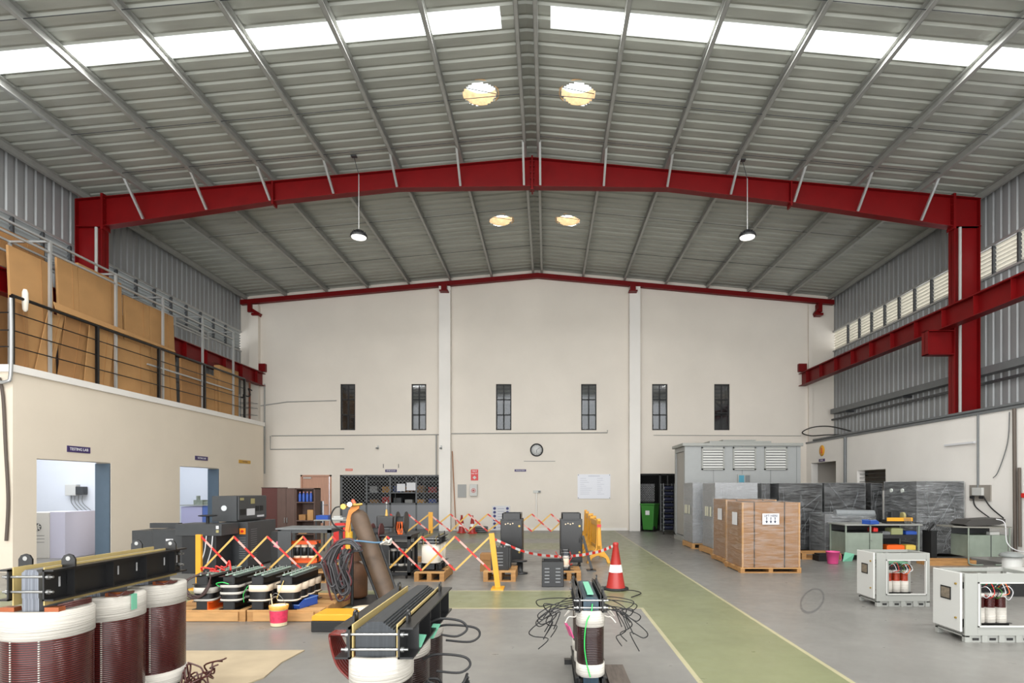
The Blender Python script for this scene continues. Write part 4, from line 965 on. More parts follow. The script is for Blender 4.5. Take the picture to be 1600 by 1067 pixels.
MB().bar((X(545, Yt), Yt-.18, Z(860, Yt)), (X(585, Yt), Yt-.12, Z(860, Yt)+.03), .02, .03).build('hose_hook', blackp, t)
# hoses
t = thing('hose_bundle', 'thick bundle of grey, maroon and blue hoses hanging in loops on the trolley', 'hoses', (X(535, 7.6), 7.62, 0))
def hz(k_):
    r_ = random.Random(k_); u = r_.uniform(-1, 1); v = r_.uniform(-1, 1); zb_ = r_.uniform(.10, .42); zt_ = Z(843, 7.6)+r_.uniform(-.05, .02)
    wl = -.02-.09*(u+1)
    return smooth([(.22+.02*v, .04*v, zt_-.10), (.10, .04*v, zt_-.01), (.0+wl*.5, -.02+.05*v, zt_-.05), (wl-.06, -.04+.06*v, zt_-.26), (wl-.04, -.05+.06*v, (zt_+zb_)/2), (wl+.03, -.04+.05*v, zb_+.06), (wl+.09, -.03+.05*v, zb_), (wl+.15, -.02+.04*v, zb_+.10), (.02+.07*u, -.05+.05*v, zb_+.40), (.06+.05*u, .02+.04*v, zt_-.15)], 6)
for k_ in range(22):
    m_ = (hose_g, rubber, hose_r, hose_g, hose_g, hose_g)[k_ % 6]
    MB().tube(hz(k_), .0125, 7).build('hose', m_, t)
MB().tube(smooth([(-.1, .03, Z(849, 7.6)), (.15, .0, Z(845, 7.6)), (.45, .0, Z(848, 7.6)), (.58, .1, Z(846, 7.6))]), .012, 7).build('hose', hose_b, t)
mb = MB()
for k_ in range(5): rope(mb, (.50, -.02+.02*k_, Z(850, 7.6)), (.62, .03*k_, Z(846, 7.6)), .010, 6, .04, 900+k_, drop=0)
mb.build('rag_knot', tape, t)
t = thing('gas_regulator', 'regulator with gauges and a thin black hose on the leaning cylinder', 'regulator', (X(553, 7.95), 7.92, Z(791, 7.95)))
MB().cyl((-.11, -.05, .0), (-.11, -.08, .0), .038, n=18).build('gauge', mat('brass', (168, 140, 72), .35, .6), t); MB().cyl((-.02, -.06, .03), (-.02, -.09, .03), .035, n=18).build('gauge', steel, t)
MB().cyl((-.12, 0, 0), (.12, .02, .03), .018, n=10).build('pipe', mat('brass', (168, 140, 72), .35, .6), t)
MB().tube(smooth([(-.12, -.02, 0), (-.24, -.02, -.02), (-.30, -.02, -.14), (-.26, 0, -.26), (-.12, 0, -.34)]), .010).build('regulator_hose', rubber, t)
mb = MB().prism([(-.07, -.06), (-.03, .0), (.08, .02), (.07, -.03), (0.0, -.08), (-.04, -.18), (-.07, -.36), (-.12, -.34), (-.10, -.18)], 'y', .02, .05)
mb.build('orange_cloth', mat('orange_cloth', (196, 124, 60), .7, noise=.1), t)
tag(MB().cyl((0, 0, 0), (0, 0, .5), .055, n=18).cyl((0, 0, .5), (0, 0, .56), .03, n=12).build('yellow_hydrant', mat('ochre_enamel', (206, 160, 50), .45)), 'upright yellow nozzle pipe behind the hoses', 'pipe'); o = bpy.data.objects['yellow_hydrant']; o.name = 'yellow_pipe'; o.location = (X(538, 8.6)-.05, 8.95, 0); o.scale = (1, 1, 1.9)
# yellow lidded toolbox
t = thing('tool_case', 'black box with a yellow lid on the floor in front of the hose trolley', 'tool box', (X(519, 6.5), 6.5, 0))
MB().box(-.24, .24, 0, .34, 0, .125).build('box', blackm, t, .008); MB().prism([(-.235, .126), (.235, .126), (.235, .175), (.20, .20), (-.20, .20), (-.235, .175)], 'y', .0, .34).build('lid', yellow, t, .008)
tag(MB().lathe([(.001, 0), (.14, 0), (.14, .012), (.12, .02), (.12, .16), (.135, .17), (.135, .2), (.001, .2)], n=28).build('cream_drum', mat('cream_drum', (222, 206, 180), .5)), 'low cream coloured round drum between the tool box and the centre transformer', 'drum').location = (X(560, 6.75)+.02, 6.9, 0)

# ================================================================ left wall machines
# big dark grey console (upper cabinet on a lower one)
Yk = 11.6
t = thing('test_console', 'large dark grey test console with a round gauge, meters and an orange switch', 'control cabinet', (X(340, Yk), Yk, 0))
zt1 = Z(816, Yk); zt2 = Z(775, Yk); D = 1.2; xl = X(345, Yk)-X(340, Yk); xr = X(387, Yk)-X(340, Yk); ul = X(331, Yk)-X(340, Yk); ur = X(369.5, Yk)-X(340, Yk)
lo = MB().box(xl, xr, 0, D, .03, zt1).build('lower_cabinet', dgrey, t, .006)
up = MB().box(ul, ur, .0, D, zt1+.012, zt2).build('upper_cabinet', dgrey, t, .006)
mp = MB().box(ur+.001, ur+.03, .03, D-.02, zt1+.04, zt2-.01).build('meter_panel', dgrey, up, .008)
zm = (zt1+zt2)/2
MB().cyl(((ul+ur)/2, -.012, zm+.02), ((ul+ur)/2, -.001, zm+.02), .055, n=24).build('round_gauge', mat('gauge_face', (200, 204, 206), .4), up)
bp_ = mat('brass_plate', (160, 150, 100), .5)
for a_, b_, c_, d_, m_ in ((.08, .30, .10, .22, blackm), (.34, .66, .08, .22, paper), (.70, .84, .16, .27, blackm), (.88, 1.02, .16, .27, blackm), (.50, .66, .32, .43, bp_), (.76, 1.06, .03, .07, paper), (.08, .22, .40, .45, bp_)):
    MB().box(ur+.031, ur+.036, a_, b_, zt1+.04+c_, zt1+.04+d_).build('meter' if m_ is not paper else 'label_plate', m_, up)
MB().box(xr-.16, xr-.04, -.012, .0, zt1-.24, zt1-.12).build('switch_plate', mat('orange_switch', (240, 140, 30), .4), lo); MB().cyl((xr-.10, -.03, zt1-.18), (xr-.10, -.012, zt1-.18), .026, n=14).build('switch_knob', redp, lo)
sl_ = mat('slot_highlight', (110, 112, 114), .4)
for k_ in range(14):
    if zt1-.12-k_*.045 > .1: MB().box(xl+.04, xl+.15, -.006, 0, zt1-.12-k_*.045, zt1-.108-k_*.045).build('vent_slot', sl_, lo)
    if k_ < 10: MB().box(xr-.17, xr-.04, -.006, 0, zt1-.32-k_*.045, zt1-.308-k_*.045).build('vent_slot', sl_, lo)
    if zt1-.16-k_*.045 > .1: MB().box(xr, xr+.006, .12, .36, zt1-.16-k_*.045, zt1-.148-k_*.045).build('vent_slot', sl_, lo)
# bench section with handwheel
Yk = 10.9
t = thing('winding_bench', 'dark grey bench cabinet with a black handwheel on top', 'machine', (X(274, Yk), Yk, 0)); w_ = X(346, Yk)-X(274, Yk); z_ = Z(819, Yk)
MB().box(0, w_, 0, .6, z_-.22, z_).build('top_box', dgrey, t, .005); MB().box(.10, w_-.12, .03, .57, .0, z_-.22).build('pedestal', blackp, t, .005)
MB().cyl((w_*.5, .3, z_), (w_*.5, .3, z_+.14), .03, n=12).build('wheel_post', blackm, t)
MB().lathe([(.13, z_+.135), (.16, z_+.14), (.165, z_+.155), (.13, z_+.16), (.04, z_+.165), (.001, z_+.165), (.001, z_+.14), (.13, z_+.135)], (w_*.5, .3, 0), n=24).build('handwheel', blackm, t)
MB().box(w_-.10, w_-.05, -.008, 0, z_-.09, z_-.03).build('label_plate', paper, t); MB().box(w_-.10, w_-.05, -.008, 0, z_-.16, z_-.11).build('label_plate', mat('brass_plate', (160, 150, 100), .5), t)
mb = MB()
for k_ in range(2): mb.tube(smooth([(w_-.28+.12*k_, -.01, z_-.22), (w_-.30+.12*k_, -.03, z_-.5), (w_-.40+.12*k_, -.03, .12)]), .009)
mb.build('white_cable', paper, t)
# low cabinet at the far left
Yk = 11.3
t = thing('low_cabinet', 'low dark grey cabinet with a raised rear strip, left of the handwheel bench', 'cabinet', (X(206, Yk), Yk, 0)); w_ = X(286, Yk)-X(206, Yk); z_ = Z(829, Yk)
MB().box(0, w_*.42, 0, .6, 0, z_+.0).box(w_*.42, w_, -.02, .6, 0, z_+.02).build('body', dgrey, t, .006); MB().box(.04, w_*.62, .45, .58, z_+.02, z_+.12).build('rear_strip', dgrey, t)
MB().box(w_*.68, w_*.82, -.028, -.021, z_-.2, z_-.16).build('label_plate', paper, t)
# cabinet with pink tag in front of wardrobe
Yk = 11.0
t = thing('black_side_cabinet', 'narrow black cabinet with a pink tag beside the grey console', 'cabinet', (X(411, Yk), Yk+.3, 0))
MB().box(0, .27, 0, .35, .02, Z(832, Yk)).build('body', black, t, .006); MB().add([(.05, -.004, .48), (.12, -.004, .58), (.24, -.004, .56), (.25, -.004, .47), (.13, -.004, .45)], [(0, 1, 2, 3, 4)]).build('pink_tag', mat('pink_tag', (200, 110, 130), .5), t)
# wardrobe, shelf
Yk = 15.6
h_ = Z(762.5, Yk)
t = thing('reddish_cupboard', 'reddish brown cupboard side standing left of the two door cupboard', 'cupboard', (X(406, Yk), Yk+.1, 0)); w_ = X(433, Yk)-X(406, Yk)
MB().box(0, w_-.01, 0, .55, 0, h_).build('carcass', wards, t, .004); MB().box(-.01, w_-.01, -.01, .56, h_, h_+.018).build('top_board', mat('dark_edge', (52, 28, 24), .5), t)
t = thing('two_door_cupboard', 'dark brown two door cupboard between the reddish cupboard and the shelves', 'cupboard', (X(433, Yk), Yk, 0)); w_ = X(461, Yk)-X(433, Yk)
MB().box(0, w_, .02, .5, 0, h_).build('carcass', wardr, t)
for s_ in (0, 1):
    d_ = MB().box(s_*w_/2+.004, (s_+1)*w_/2-.004, -.0, .019, .05, h_-.01).build('door', wardr, t, .002)
    MB().box(w_/2+(-.04 if s_ == 0 else .025), w_/2+(-.025 if s_ == 0 else .04), -.03, -.0, h_*.42, h_*.42+.14).build('handle', steel, d_)
t = thing('open_shelf', 'dark brown open bookcase stacked with blue bottles and boxes', 'bookcase', (X(461.5, Yk), Yk, 0)); w_ = X(492, Yk)-X(461.5, Yk)
MB().box(0, .03, 0, .4, 0, h_).box(w_-.03, w_, 0, .4, 0, h_).box(0, w_, .38, .4, 0, h_).box(0, w_, 0, .4, h_-.03, h_).build('carcass', wardr, t)
shz = [.35, .72, 1.22]
for z_ in shz[:]: MB().box(.03, w_-.03, .0, .38, z_, z_+.03).build('shelf', wardr, t)
b0 = thing('blue_bottle', 'blue bottle, first from the left on the top shelf of the bookcase', 'bottle', (X(461.5, Yk)+.09, Yk+.08, 1.25), 0, 'blue bottles on the bookcase')
MB().lathe([(.001, 0), (.035, 0), (.037, .01), (.037, .19), (.02, .23), (.015, .24), (.001, .24)], n=14).build('bottle_body', bluep, b0); MB().cyl((0, 0, .24), (0, 0, .275), .014, n=10).build('cap', mat('pink_cap', (210, 150, 150), .5), b0)
for k_, o_ in enumerate(('second', 'third', 'fourth')): dup(b0, (X(461.5, Yk)+.09+.1*(k_+1), Yk+.08, 1.25), 0, 'blue bottle, %s from the left on the top shelf of the bookcase' % o_)
tag(MB().box(0, .16, 0, .25, 0, .28).box(0.07, .09, -.002, 0, .0, .28).build('carton', card), 'tall brown carton on the right of the middle shelf of the bookcase', 'box').location = (X(461.5, Yk)+.31, Yk+.03, .75)
tag(MB().box(0, .18, 0, .22, 0, .15).box(.08, .10, -.002, 0, 0, .15).build('carton', card2), 'low brown carton on the left of the middle shelf of the bookcase', 'box').location = (X(461.5, Yk)+.07, Yk+.05, .75)
tag(MB().box(0, .22, 0, .22, 0, .12).box(.10, .12, -.002, 0, 0, .12).build('carton', card), 'small brown carton on the lowest open shelf of the bookcase', 'box').location = (X(461.5, Yk)+.06, Yk+.05, .38)
# grey table and red chair/trays in the middle distance
Yk = 14.3
t = thing('grey_worktable', 'pale worktable with clutter in front of the brown door', 'table', (X(490, Yk), Yk, 0)); w_ = X(548, Yk)-X(490, Yk); z_ = Z(812, Yk)
MB().box(0, w_, 0, .6, z_-.03, z_).build('tabletop', lgrey, t, .004)
for x in (.03, w_-.06):
    for y in (.03, .54): MB().box(x, x+.03, y, y+.03, 0, z_-.03).build('leg', dgrey, t)
tag(MB().box(0, .24, 0, .2, 0, .42).box(.02, .22, .02, .18, .421, .43).build('red_bin', redp), 'red plastic bin beside the pale worktable', 'bin').location = (X(516, 13), 13.2, .0); bpy.data.objects['red_bin'].scale = (1.1, 1, 1.9)
tag(MB().box(0, .3, 0, .25, 0, .10).box(.02, .28, .02, .23, .10, .105).build('blue_tray', bluep), 'blue tray on the left end of the pale worktable', 'tray').location = (X(491, Yk), Yk+.1, z_)
tag(MB().box(0, .3, 0, .2, 0, .05).box(.05, .22, .03, .15, .05, .09).build('white_parts', white), 'white cardboard tray on the pale worktable beside the blue tray', 'tray').location = (X(515, Yk), Yk+.1, z_)
# ================================================================ RIGHT SIDE
def grid_shell(mb, x0, x1, y0, y1, z0, z1, amp, seed, n=9):
    rnd = random.Random(seed)
    def quad(f):
        vs = []; 
        for i in range(n+1):
            for j in range(n+1):
                p, nr = f(i/n, j/n); e_ = 0 if i in (0, n) or j in (0, n) else rnd.uniform(0, amp)
                vs.append(tuple(Vector(p)+Vector(nr)*e_))
        mb.add(vs, [(i*(n+1)+j, (i+1)*(n+1)+j, (i+1)*(n+1)+j+1, i*(n+1)+j+1) for i in range(n) for j in range(n)], True)
    quad(lambda u, v: ((x0+(x1-x0)*u, y0, z0+(z1-z0)*v), (0, -1, 0)))
    quad(lambda u, v: ((x0+(x1-x0)*u, y1, z0+(z1-z0)*v), (0, 1, 0)))
    quad(lambda u, v: ((x0, y0+(y1-y0)*u, z0+(z1-z0)*v), (-1, 0, 0)))
    quad(lambda u, v: ((x1, y0+(y1-y0)*u, z0+(z1-z0)*v), (1, 0, 0)))
    quad(lambda u, v: ((x0+(x1-x0)*u, y0+(y1-y0)*v, z1), (0, 0, 1)))
def wrapped(name, label, cat, x0, x1, y0, y1, z0, z1, m, fm, group=None, seed=1, amp=.012, folds=True):
    t = thing(name, label, cat, ((x0+x1)/2, y0, z0), 0, group); w_ = (x1-x0)/2; d_ = y1-y0; h = z1-z0
    MB().box(-w_, w_, 0, d_, 0, h).build('body', m, t, .006)
    mb = MB(); grid_shell(mb, -w_-.008, w_+.008, -.008, d_+.008, .02, h+.008, amp, seed); mb.build('plastic_wrap', fm, t)
    if folds:
        rnd = random.Random(seed+5); mb = MB()
        for k_ in range(7):
            a = Vector((rnd.uniform(-w_, w_), -.02, rnd.uniform(0, h*.4))); b = Vector((rnd.uniform(-w_, w_), -.02, rnd.uniform(h*.5, h)))
            a.z = max(a.z, .05); mid = a.lerp(b, .5)+Vector((rnd.uniform(-.1, .1), 0, 0)); mb.tube(smooth([a, mid, b], 4), .0022, 4)
        for k_ in range(5):
            z_ = rnd.uniform(.1, h-.1); mb.tube([(-w_-.02, d_*.9, z_+rnd.uniform(-.1, .1)), (-w_-.02, .02, z_)], .002, 4)
        tag(mb.build('film_folds', mat('film_fold', (150, 153, 155), .25), t), kind='stuff')
    return t
# prefabricated substation housing
Yk = 17.26; x0, x1 = X(1070, Yk), X(1251, Yk); zt = Z(697, Yk)
t = thing('substation_housing', 'large pale grey metal housing with three louvred vents behind the wrapped cabinets', 'metal housing', (x0, Yk, 0)); w_ = x1-x0; dp = 1.35
MB().box(0, w_, 0, .025, .12, zt).box(w_-.04, w_, .04, dp, .12, zt).box(0, w_, dp-.04, dp, .12, zt).box(0, .025, .04, .12, .12, zt).box(0, .04, dp-.12, dp-.04, .12, zt).box(0, .025, .12, dp-.12, zt-.14, zt).box(0, w_, 0.04, dp, .12, .16).build('shell', cgrey, t)
MB().box(-.02, w_+.02, -.02, dp+.02, 0, .12).build('plinth', lgrey, t)
MB().box(-.08, w_+.06, -.06, dp+.06, zt, zt+.09).box(.8, w_-.8, .2, dp-.2, zt+.09, zt+.17).box(1.2, 2.2, .2, dp-.2, zt+.17, zt+.21).build('roof_cap', lgrey, t, .01)
MB().box(.04, .06, .12, dp-.12, .18, zt-.14).build('inner_door', mat('inner_door_grey', (150, 146, 140), .4), t)
for c in (.86, 1.72, 2.57, 3.35): MB().box(c-.006, c+.006, -.006, 0, .14, zt).build('panel_seam', mgrey, t)
for px in (1096, 1145, 1194):
    a = X(px, Yk)-x0; b = X(px+35.5, Yk)-x0; c, d = Z(734, Yk), Z(698.5, Yk)
    v = MB().box(a-.0, a+.04, -.04, -.001, c, d).box(b-.04, b, -.04, -.001, c, d).box(a, b, -.04, -.001, c, c+.04).box(a, b, -.04, -.001, d-.04, d).build('vent_frame', lgrey, t)
    mb = MB(); z_ = c+.06
    MB().box(a+.04, b-.04, -.006, -.001, c+.04, d-.04).build('vent_backing', mat('vent_dark', (96, 98, 98), .6), v)
    while z_ < d-.05: mb.add([(a+.04, -.036, z_), (b-.04, -.036, z_), (b-.04, -.01, z_+.05), (a+.04, -.01, z_+.05), (a+.04, -.030, z_-.004), (b-.04, -.030, z_-.004), (b-.04, -.004, z_+.046), (a+.04, -.004, z_+.046)], [(0, 1, 2, 3), (7, 6, 5, 4), (0, 4, 5, 1)]); z_ += .078
    mb.build('vent_blades', white, v)
a = X(1152, Yk)-x0; pb = MB().box(a, a+.38, -.05, -.001, Z(755, Yk), Z(741, Yk)).build('display_box', lgrey, t)
MB().box(a+.03, a+.19, -.056, -.051, Z(754, Yk), Z(742.5, Yk)).build('screen', mat('teal_screen', (60, 130, 150), .3), pb); MB().box(a+.22, a+.36, -.056, -.051, Z(754, Yk), Z(742.5, Yk)).build('dark_slot', mgrey, pb)

# wrapped cabinets on pallets (far to near)
def wp(px0, px1, Y, dep, zbase, ztop, label, fm, m=None, x0=None, x1=None, seed=3, pal=True, papers=False):
    a = X(px0, Y) if x0 is None else x0; b = X(px1, Y) if x1 is None else x1
    t = wrapped('wrapped_cabinet', label, 'wrapped cabinet', a, b, Y, Y+dep, zbase, ztop, m or black, fm, 'tall cabinets wrapped in stretch film', seed)
    if papers:
        w_ = (b-a)/2
        for yy in (.25, .50, .68): MB().box(-w_-.028, -w_-.024, yy, yy+.13, .78, 1.02).build('paper_label', mat('pale_label', (214, 212, 190), .6), t)
    return t
gs = mat('grey_side', (120, 122, 124), .4)
pallet((3.86, 15.35, 0), 1.0, 1.1, 'orange tinted pallet under the farthest wrapped cabinet beside the grey housing', .14, m=woodl)
wp(0, 0, 15.42, 1.0, .142, 1.76, 'wrapped cabinet farthest back, with pale labels on its side, beside the grey housing', film_s, gs, 3.90, 4.80, 3, papers=True)
pallet((3.95, 13.75, 0), 1.15, 1.25, 'orange tinted pallet under the second wrapped cabinet, nearest the cardboard crates', .14, m=woodl)
wp(0, 0, 13.85, 1.1, .142, 1.745, 'wrapped cabinet with pale labels on its side, just behind the rear cardboard crate', film_s, gs, 4.04, 5.05, 4, papers=True)
wp(1190, 1203, 15.3, .9, .02, Z(755, 15.2), 'narrow wrapped cabinet between two wider black wrapped ones, behind the crates', film, seed=5)
wp(1217, 1284, 14.9, .9, .02, Z(755, 14.9), 'wide glossy black wrapped cabinet right of the cardboard crates', film_c, seed=6)
wp(1288, 1352, 15.2, .9, .02, Z(754.5, 15.2), 'grey filmed black cabinet behind the low wrapped box', film, seed=7)
wp(1361, 1379, 15.4, .8, .02, Z(755, 15.4), 'slim black wrapped cabinet left of the largest wrapped cabinet', film_c, seed=8)
t = wp(1432, 1507, 13.6, 1.3, .06, Z(752, 13.6), 'largest wrapped cabinet, heavily filmed, next to the right white wall', film_h, x0=8.72, x1=9.84, seed=9)
for yy in (.5, .95): MB().cyl((-.60, yy, 1.50), (-.575, yy, 1.50), .05, n=12).build('bubble', mat('clear_bubble', (210, 214, 206), .2), t)
w_ = .56; mb = MB()
for k_ in range(10):
    r_ = random.Random(k_+60); mb.tube(smooth([(.05+r_.uniform(-.05, .5), -.03, r_.uniform(.0, .1)), (.15+r_.uniform(-.1, .2), -.03, .35), (.2+r_.uniform(-.05, .35), -.03, r_.uniform(.6, 1.1))], 4), .003, 4)
tag(mb.build('gathered_film', mat('film_fold', (150, 153, 155), .25), t), kind='stuff')
tag(MB().box(8.6, 9.6, 12.05, 12.45, 0, .11).box(8.6, 9.6, 12.2, 12.3, .111, .13).build('timber_beam', wood), 'orange brown timber beam on the floor in front of the largest wrapped cabinet', 'timber').location = (-.62, 0, 0)
# low wrapped box
Yk = 13.9
t = wrapped('wrapped_box', 'low black box wrapped in film with a yellow sticker, behind the workbench', 'wrapped box', X(1289, Yk), X(1368, Yk), Yk, Yk+.8, .03, Z(803, Yk), black, film_h, None, 11, .02)
h = (X(1368, Yk)-X(1289, Yk))/2
MB().box(-h+.10, -h+.17, -.034, -.03, .22, .42).build('sticker', mat('sticker_yellow', (216, 150, 40), .5), t)
mb = MB(); mb.cyl((-h+.28, .08, Z(803, Yk)-.02), (h-.02, .06, Z(803, Yk)-.03), .10, .09, n=16); mb.build('film_roll', mat('bundled_film', (130, 134, 136), .3, bump=.8, bscale=12), t)
tag(MB().box(0, .9, 0, .6, 0, .035).box(0, .1, 0, .6, .036, .12).box(.8, .9, 0, .6, .036, .12).box(0, .9, 0, .1, .121, .14).box(0, .9, .25, .35, .121, .14).box(0, .9, .5, .6, .121, .14).build('wooden_pallet', wood), 'bare wooden pallet on the floor between the crates and the low wrapped box', 'pallet').location = (X(1250, 13.2), 13.1, 0)
tag(MB().box(0, .38, 0, .3, 0, .13).box(.03, .35, .02, .28, .131, .16).build('black_case', rubber), 'flat black case on the floor left of the pink bucket', 'case').location = (X(1281, 12.7), 12.75, 0)
t = thing('pink_bucket', 'bright pink plastic bucket on the floor by the workbench', 'bucket', (X(1303, 12.3), 12.35, 0))
MB().lathe([(.001, .004), (.10, .004), (.105, .012), (.135, .25), (.14, .25), (.14, .268), (.128, .268), (.10, .03)], n=28).build('pail', pink, t)
MB().tube(smooth([(.135, 0, .24), (.165, -.03, .18), (.155, -.05, .10), (.125, -.05, .07)]), .005).build('handle', pink, t)
tag(MB().add([(0, 0, .0), (.22, .03, .0), (.26, .0, .16), (.05, .02, .20), (0, .004, .004), (.22, .034, .004), (.26, .004, .164), (.05, .024, .204)], [(0, 1, 2, 3), (7, 6, 5, 4), (0, 4, 5, 1), (1, 5, 6, 2), (2, 6, 7, 3), (3, 7, 4, 0)]).build('green_sheet', gtape), 'pale green folded sheet between the pink bucket and the low wrapped box', 'paper').location = (X(1308, 13.0), 12.75, .0)
tag(MB().add([(0, 0, .0), (.22, .03, .0), (.24, .0, .20), (.05, .02, .24), (0, .004, .004), (.22, .034, .004), (.24, .004, .204), (.05, .024, .244)], [(0, 1, 2, 3), (7, 6, 5, 4), (0, 4, 5, 1), (1, 5, 6, 2), (2, 6, 7, 3), (3, 7, 4, 0)]).build('green_sheet', gtape), 'pale green sheet tucked at the foot of the second wrapped cabinet by the crates', 'paper').location = (X(1115, 13.6), 13.60, .02)

# cardboard crates
def crate(x0, y0, w_, d_, zb, zt, label, sign):
    t = thing('cardboard_crate', label, 'crate', (x0, y0, zb), 0, 'film wrapped cardboard crates on pallets'); h = zt-zb
    MB().box(0, w_, 0, d_, 0, h).build('carton', cardw, t, .008)
    for x in (.20, .73): 
        mb = MB().box(w_*x, w_*x+.014, -.014, -.002, 0, h).box(w_*x, w_*x+.014, -.014, d_+.012, h+.002, h+.010); mb.build('strap', blackm, t)
    mb = MB()
    for a, b in ((0, 0), (w_, 0)): mb.box(a-.012 if a == 0 else a-.02, a+.02 if a == 0 else a+.012, -.012, .03, 0, h)
    mb.build('edge_guard', card, t)
    mb = MB(); grid_shell(mb, -.016, w_+.016, -.018, d_+.016, .0, h+.014, .010, int(x0*10+y0)); mb.build('plastic_wrap', film_c, t)
    MB().box(-.022, -.019, .25, .55, h-.45, h-.2).build('paper_label', paper, t)
    if sign:
        a, c = w_*.34, h-.42; s = MB().box(a, a+.32, -.036, -.032, c, c+.21).build('lift_label', paper, t)
        lettering('LIFT HERE', s, (a+.16, -.038, c+.165), FACE_CAM, .060, text_d, .003)
        for q in (.08, .16, .24): MB().add([(a+q-.006, -.0385, c+.055), (a+q+.006, -.0385, c+.055), (a+q+.006, -.0385, c+.12), (a+q-.006, -.0385, c+.12)], [(0, 1, 2, 3)]).add([(a+q-.026, -.0385, c+.065), (a+q+.026, -.0385, c+.065), (a+q, -.0385, c+.02)], [(0, 1, 2)]).box(a+q-.012, a+q+.012, -.0395, -.0375, c+.12, c+.135).build('arrow', text_d, s)
    return t
ca = (X(1160, 11.03), 11.03)
pallet((ca[0]-.04, ca[1]-.02, 0), 1.16, 1.0, 'wooden pallet under the front cardboard crate', .10)
crate(ca[0], ca[1], X(1249, 11.03)-ca[0], .93, .102, Z(785, 11.03), 'film wrapped cardboard crate with a lift here label, the front one of the two', True)
pallet((3.80, 12.3, 0), 1.16, 1.05, 'wooden pallet under the rear cardboard crate', .10)
crate(3.84, 12.35, 1.06, .95, .102, Z(780.5, 12.4), 'film wrapped cardboard crate, the rear one behind the lift here crate', False)

# white transformer enclosures
def enclosure(x0, Y0, w_, d_, h, label, screen=True):
    t = thing('transformer_enclosure', label, 'enclosure', (x0, Y0, 0), 0, 'light grey open transformer enclosures'); a = .10; zb = .085
    # pallet style base with fork openings
    mb = MB().box(0, w_, 0, .03, zb-.012, zb+.005).box(0, w_, .0, d_, zb-.004, zb+.002)
    n = 5
    for k_ in range(n): xx = (w_-.06)*k_/(n-1); mb.box(xx, xx+.06, 0, .05, 0, zb-.012).box(xx, xx+.06, d_-.05, d_, 0, zb-.012)
    mb.box(0, .05, 0, d_, zb-.03, zb-.012).box(w_-.05, w_, 0, d_, zb-.03, zb-.012)
    mb.build('base', lgrey, t, .003)
    for k_ in range(n-1):
        xx = (w_-.06)*k_/(n-1)+.06; ww = (w_-.06)/(n-1)-.06
        pn = MB().box(xx, xx+ww, .018, .022, .0, zb-.012).build('base_panel', lgrey, t); MB().box(xx+ww*.25, xx+ww*.8, .014, .0175, .02, .045).build('fork_slot', blackm, pn)
    # front frame with square window
    fa, fb, fc, fd = .125*w_/.73, w_-.05, .165, h-.092
    MB().box(0, fa, 0, .02, zb, h).box(fb, w_, 0, .02, zb, h).box(fa, fb, 0, .02, zb, fc).box(fa, fb, 0, .02, fd, h).build('front_frame', lgrey, t, .003)
    MB().box(fa, fa+.012, -.012, .02, fc, fd).box(fb-.012, fb, -.012, .02, fc, fd).box(fa, fb, -.012, .02, fc, fc+.012).box(fa, fb, -.012, .02, fd-.012, fd).build('window_lip', white, t)
    mb = MB()
    for x in (0, w_-.04): mb.box(x, x+.04, d_-.04, d_, zb, h).box(x, x+.04, .02, d_, h-.04, h)
    mb.box(0, w_, d_-.04, d_, h-.04, h).box(fa+.03, fa+.06, .03, .06, zb, h).build('rear_frame', lgrey, t, .003)
    dr = MB().box(-.03, -.004, .03, d_-.005, zb+.02, h).build('door', white, t, .006)
    s = MB().box(-.036, -.0305, d_*.36, d_*.70, h-.31, h-.17).build('display_frame', blackm, dr); MB().box(-.038, -.0362, d_*.39, d_*.67, h-.295, h-.185).build('display', mat('display_brown', (120, 110, 96), .3, noise=.4, nscale=30), s)
    for z_ in (h-.12, zb+.16): MB().cyl((-.045, .09, z_), (-.03, .09, z_), .011, n=12).build('lock', mat('brass', (200, 170, 90), .3, .7), dr)
    return t
def encl_core(x, y, label, wnd, s=1.0, pale=False):
    tt_ = transformer('small_transformer', label, (x, y, .09), -PI/2, None, sp=.105*s, rx=.09*s, ry=.048*s, z0=.075*s, z1=.36*s, bt=.04*s, bb=.15*s, W=.10*s, wi=.06*s, cw=.045*s, zb=.38*s, zt=.44*s, ov=.05*s, lug=None, steps=1, bz=(.02, .065), detail=False, wind=wnd, tb=tape, e=3.2)
    for k_ in range(7):
        r_ = random.Random(k_+int(x*100)); m_ = (paper, redp, blackm, greenp, paper, orange, paper)[k_]
        mb = MB(); c = k_*.035*s; mb.tube(smooth([(.06, c, .40*s), (.13, c+.03, .44*s+r_.uniform(-.03, .03)), (.17, c+.05, .38*s), (.15, c+.02, .33*s+r_.uniform(-.03, .03)), (.10, c, .345*s)]), .0036*s, 6); mb.build('lead_wire', m_, tt_)
    MB().box(-.08, .06, -.04, .26*s, .442*s, .46*s).build('terminal_board', mat('terminal_green', (90, 140, 110), .5), tt_)
    return tt_
Ye = 7.89; w1_ = X(1453, Ye)-X(1370, Ye)
enclosure(X(1370, Ye), Ye, w1_, .46, Z(864, Ye), 'light grey open transformer enclosure farther from the camera, left of the two')
encl_core(X(1395, Ye)+.04, Ye+.24, 'three coil copper transformer inside the farther light grey enclosure', winding_o, 1.08)
Ye = 6.06
enclosure(X(1508, Ye), Ye, .78, .47, Z(896, Ye), 'light grey open transformer enclosure at the right edge, nearest the camera')
encl_core(X(1552, Ye)-.02, Ye+.24, 'three coil brown transformer inside the nearest light grey enclosure', winding, 1.12)
o = MB().box(.62, .76, .44, .458, .10, .66).build('back_sheet', white); o.parent = bpy.data.objects['transformer_enclosure.001']

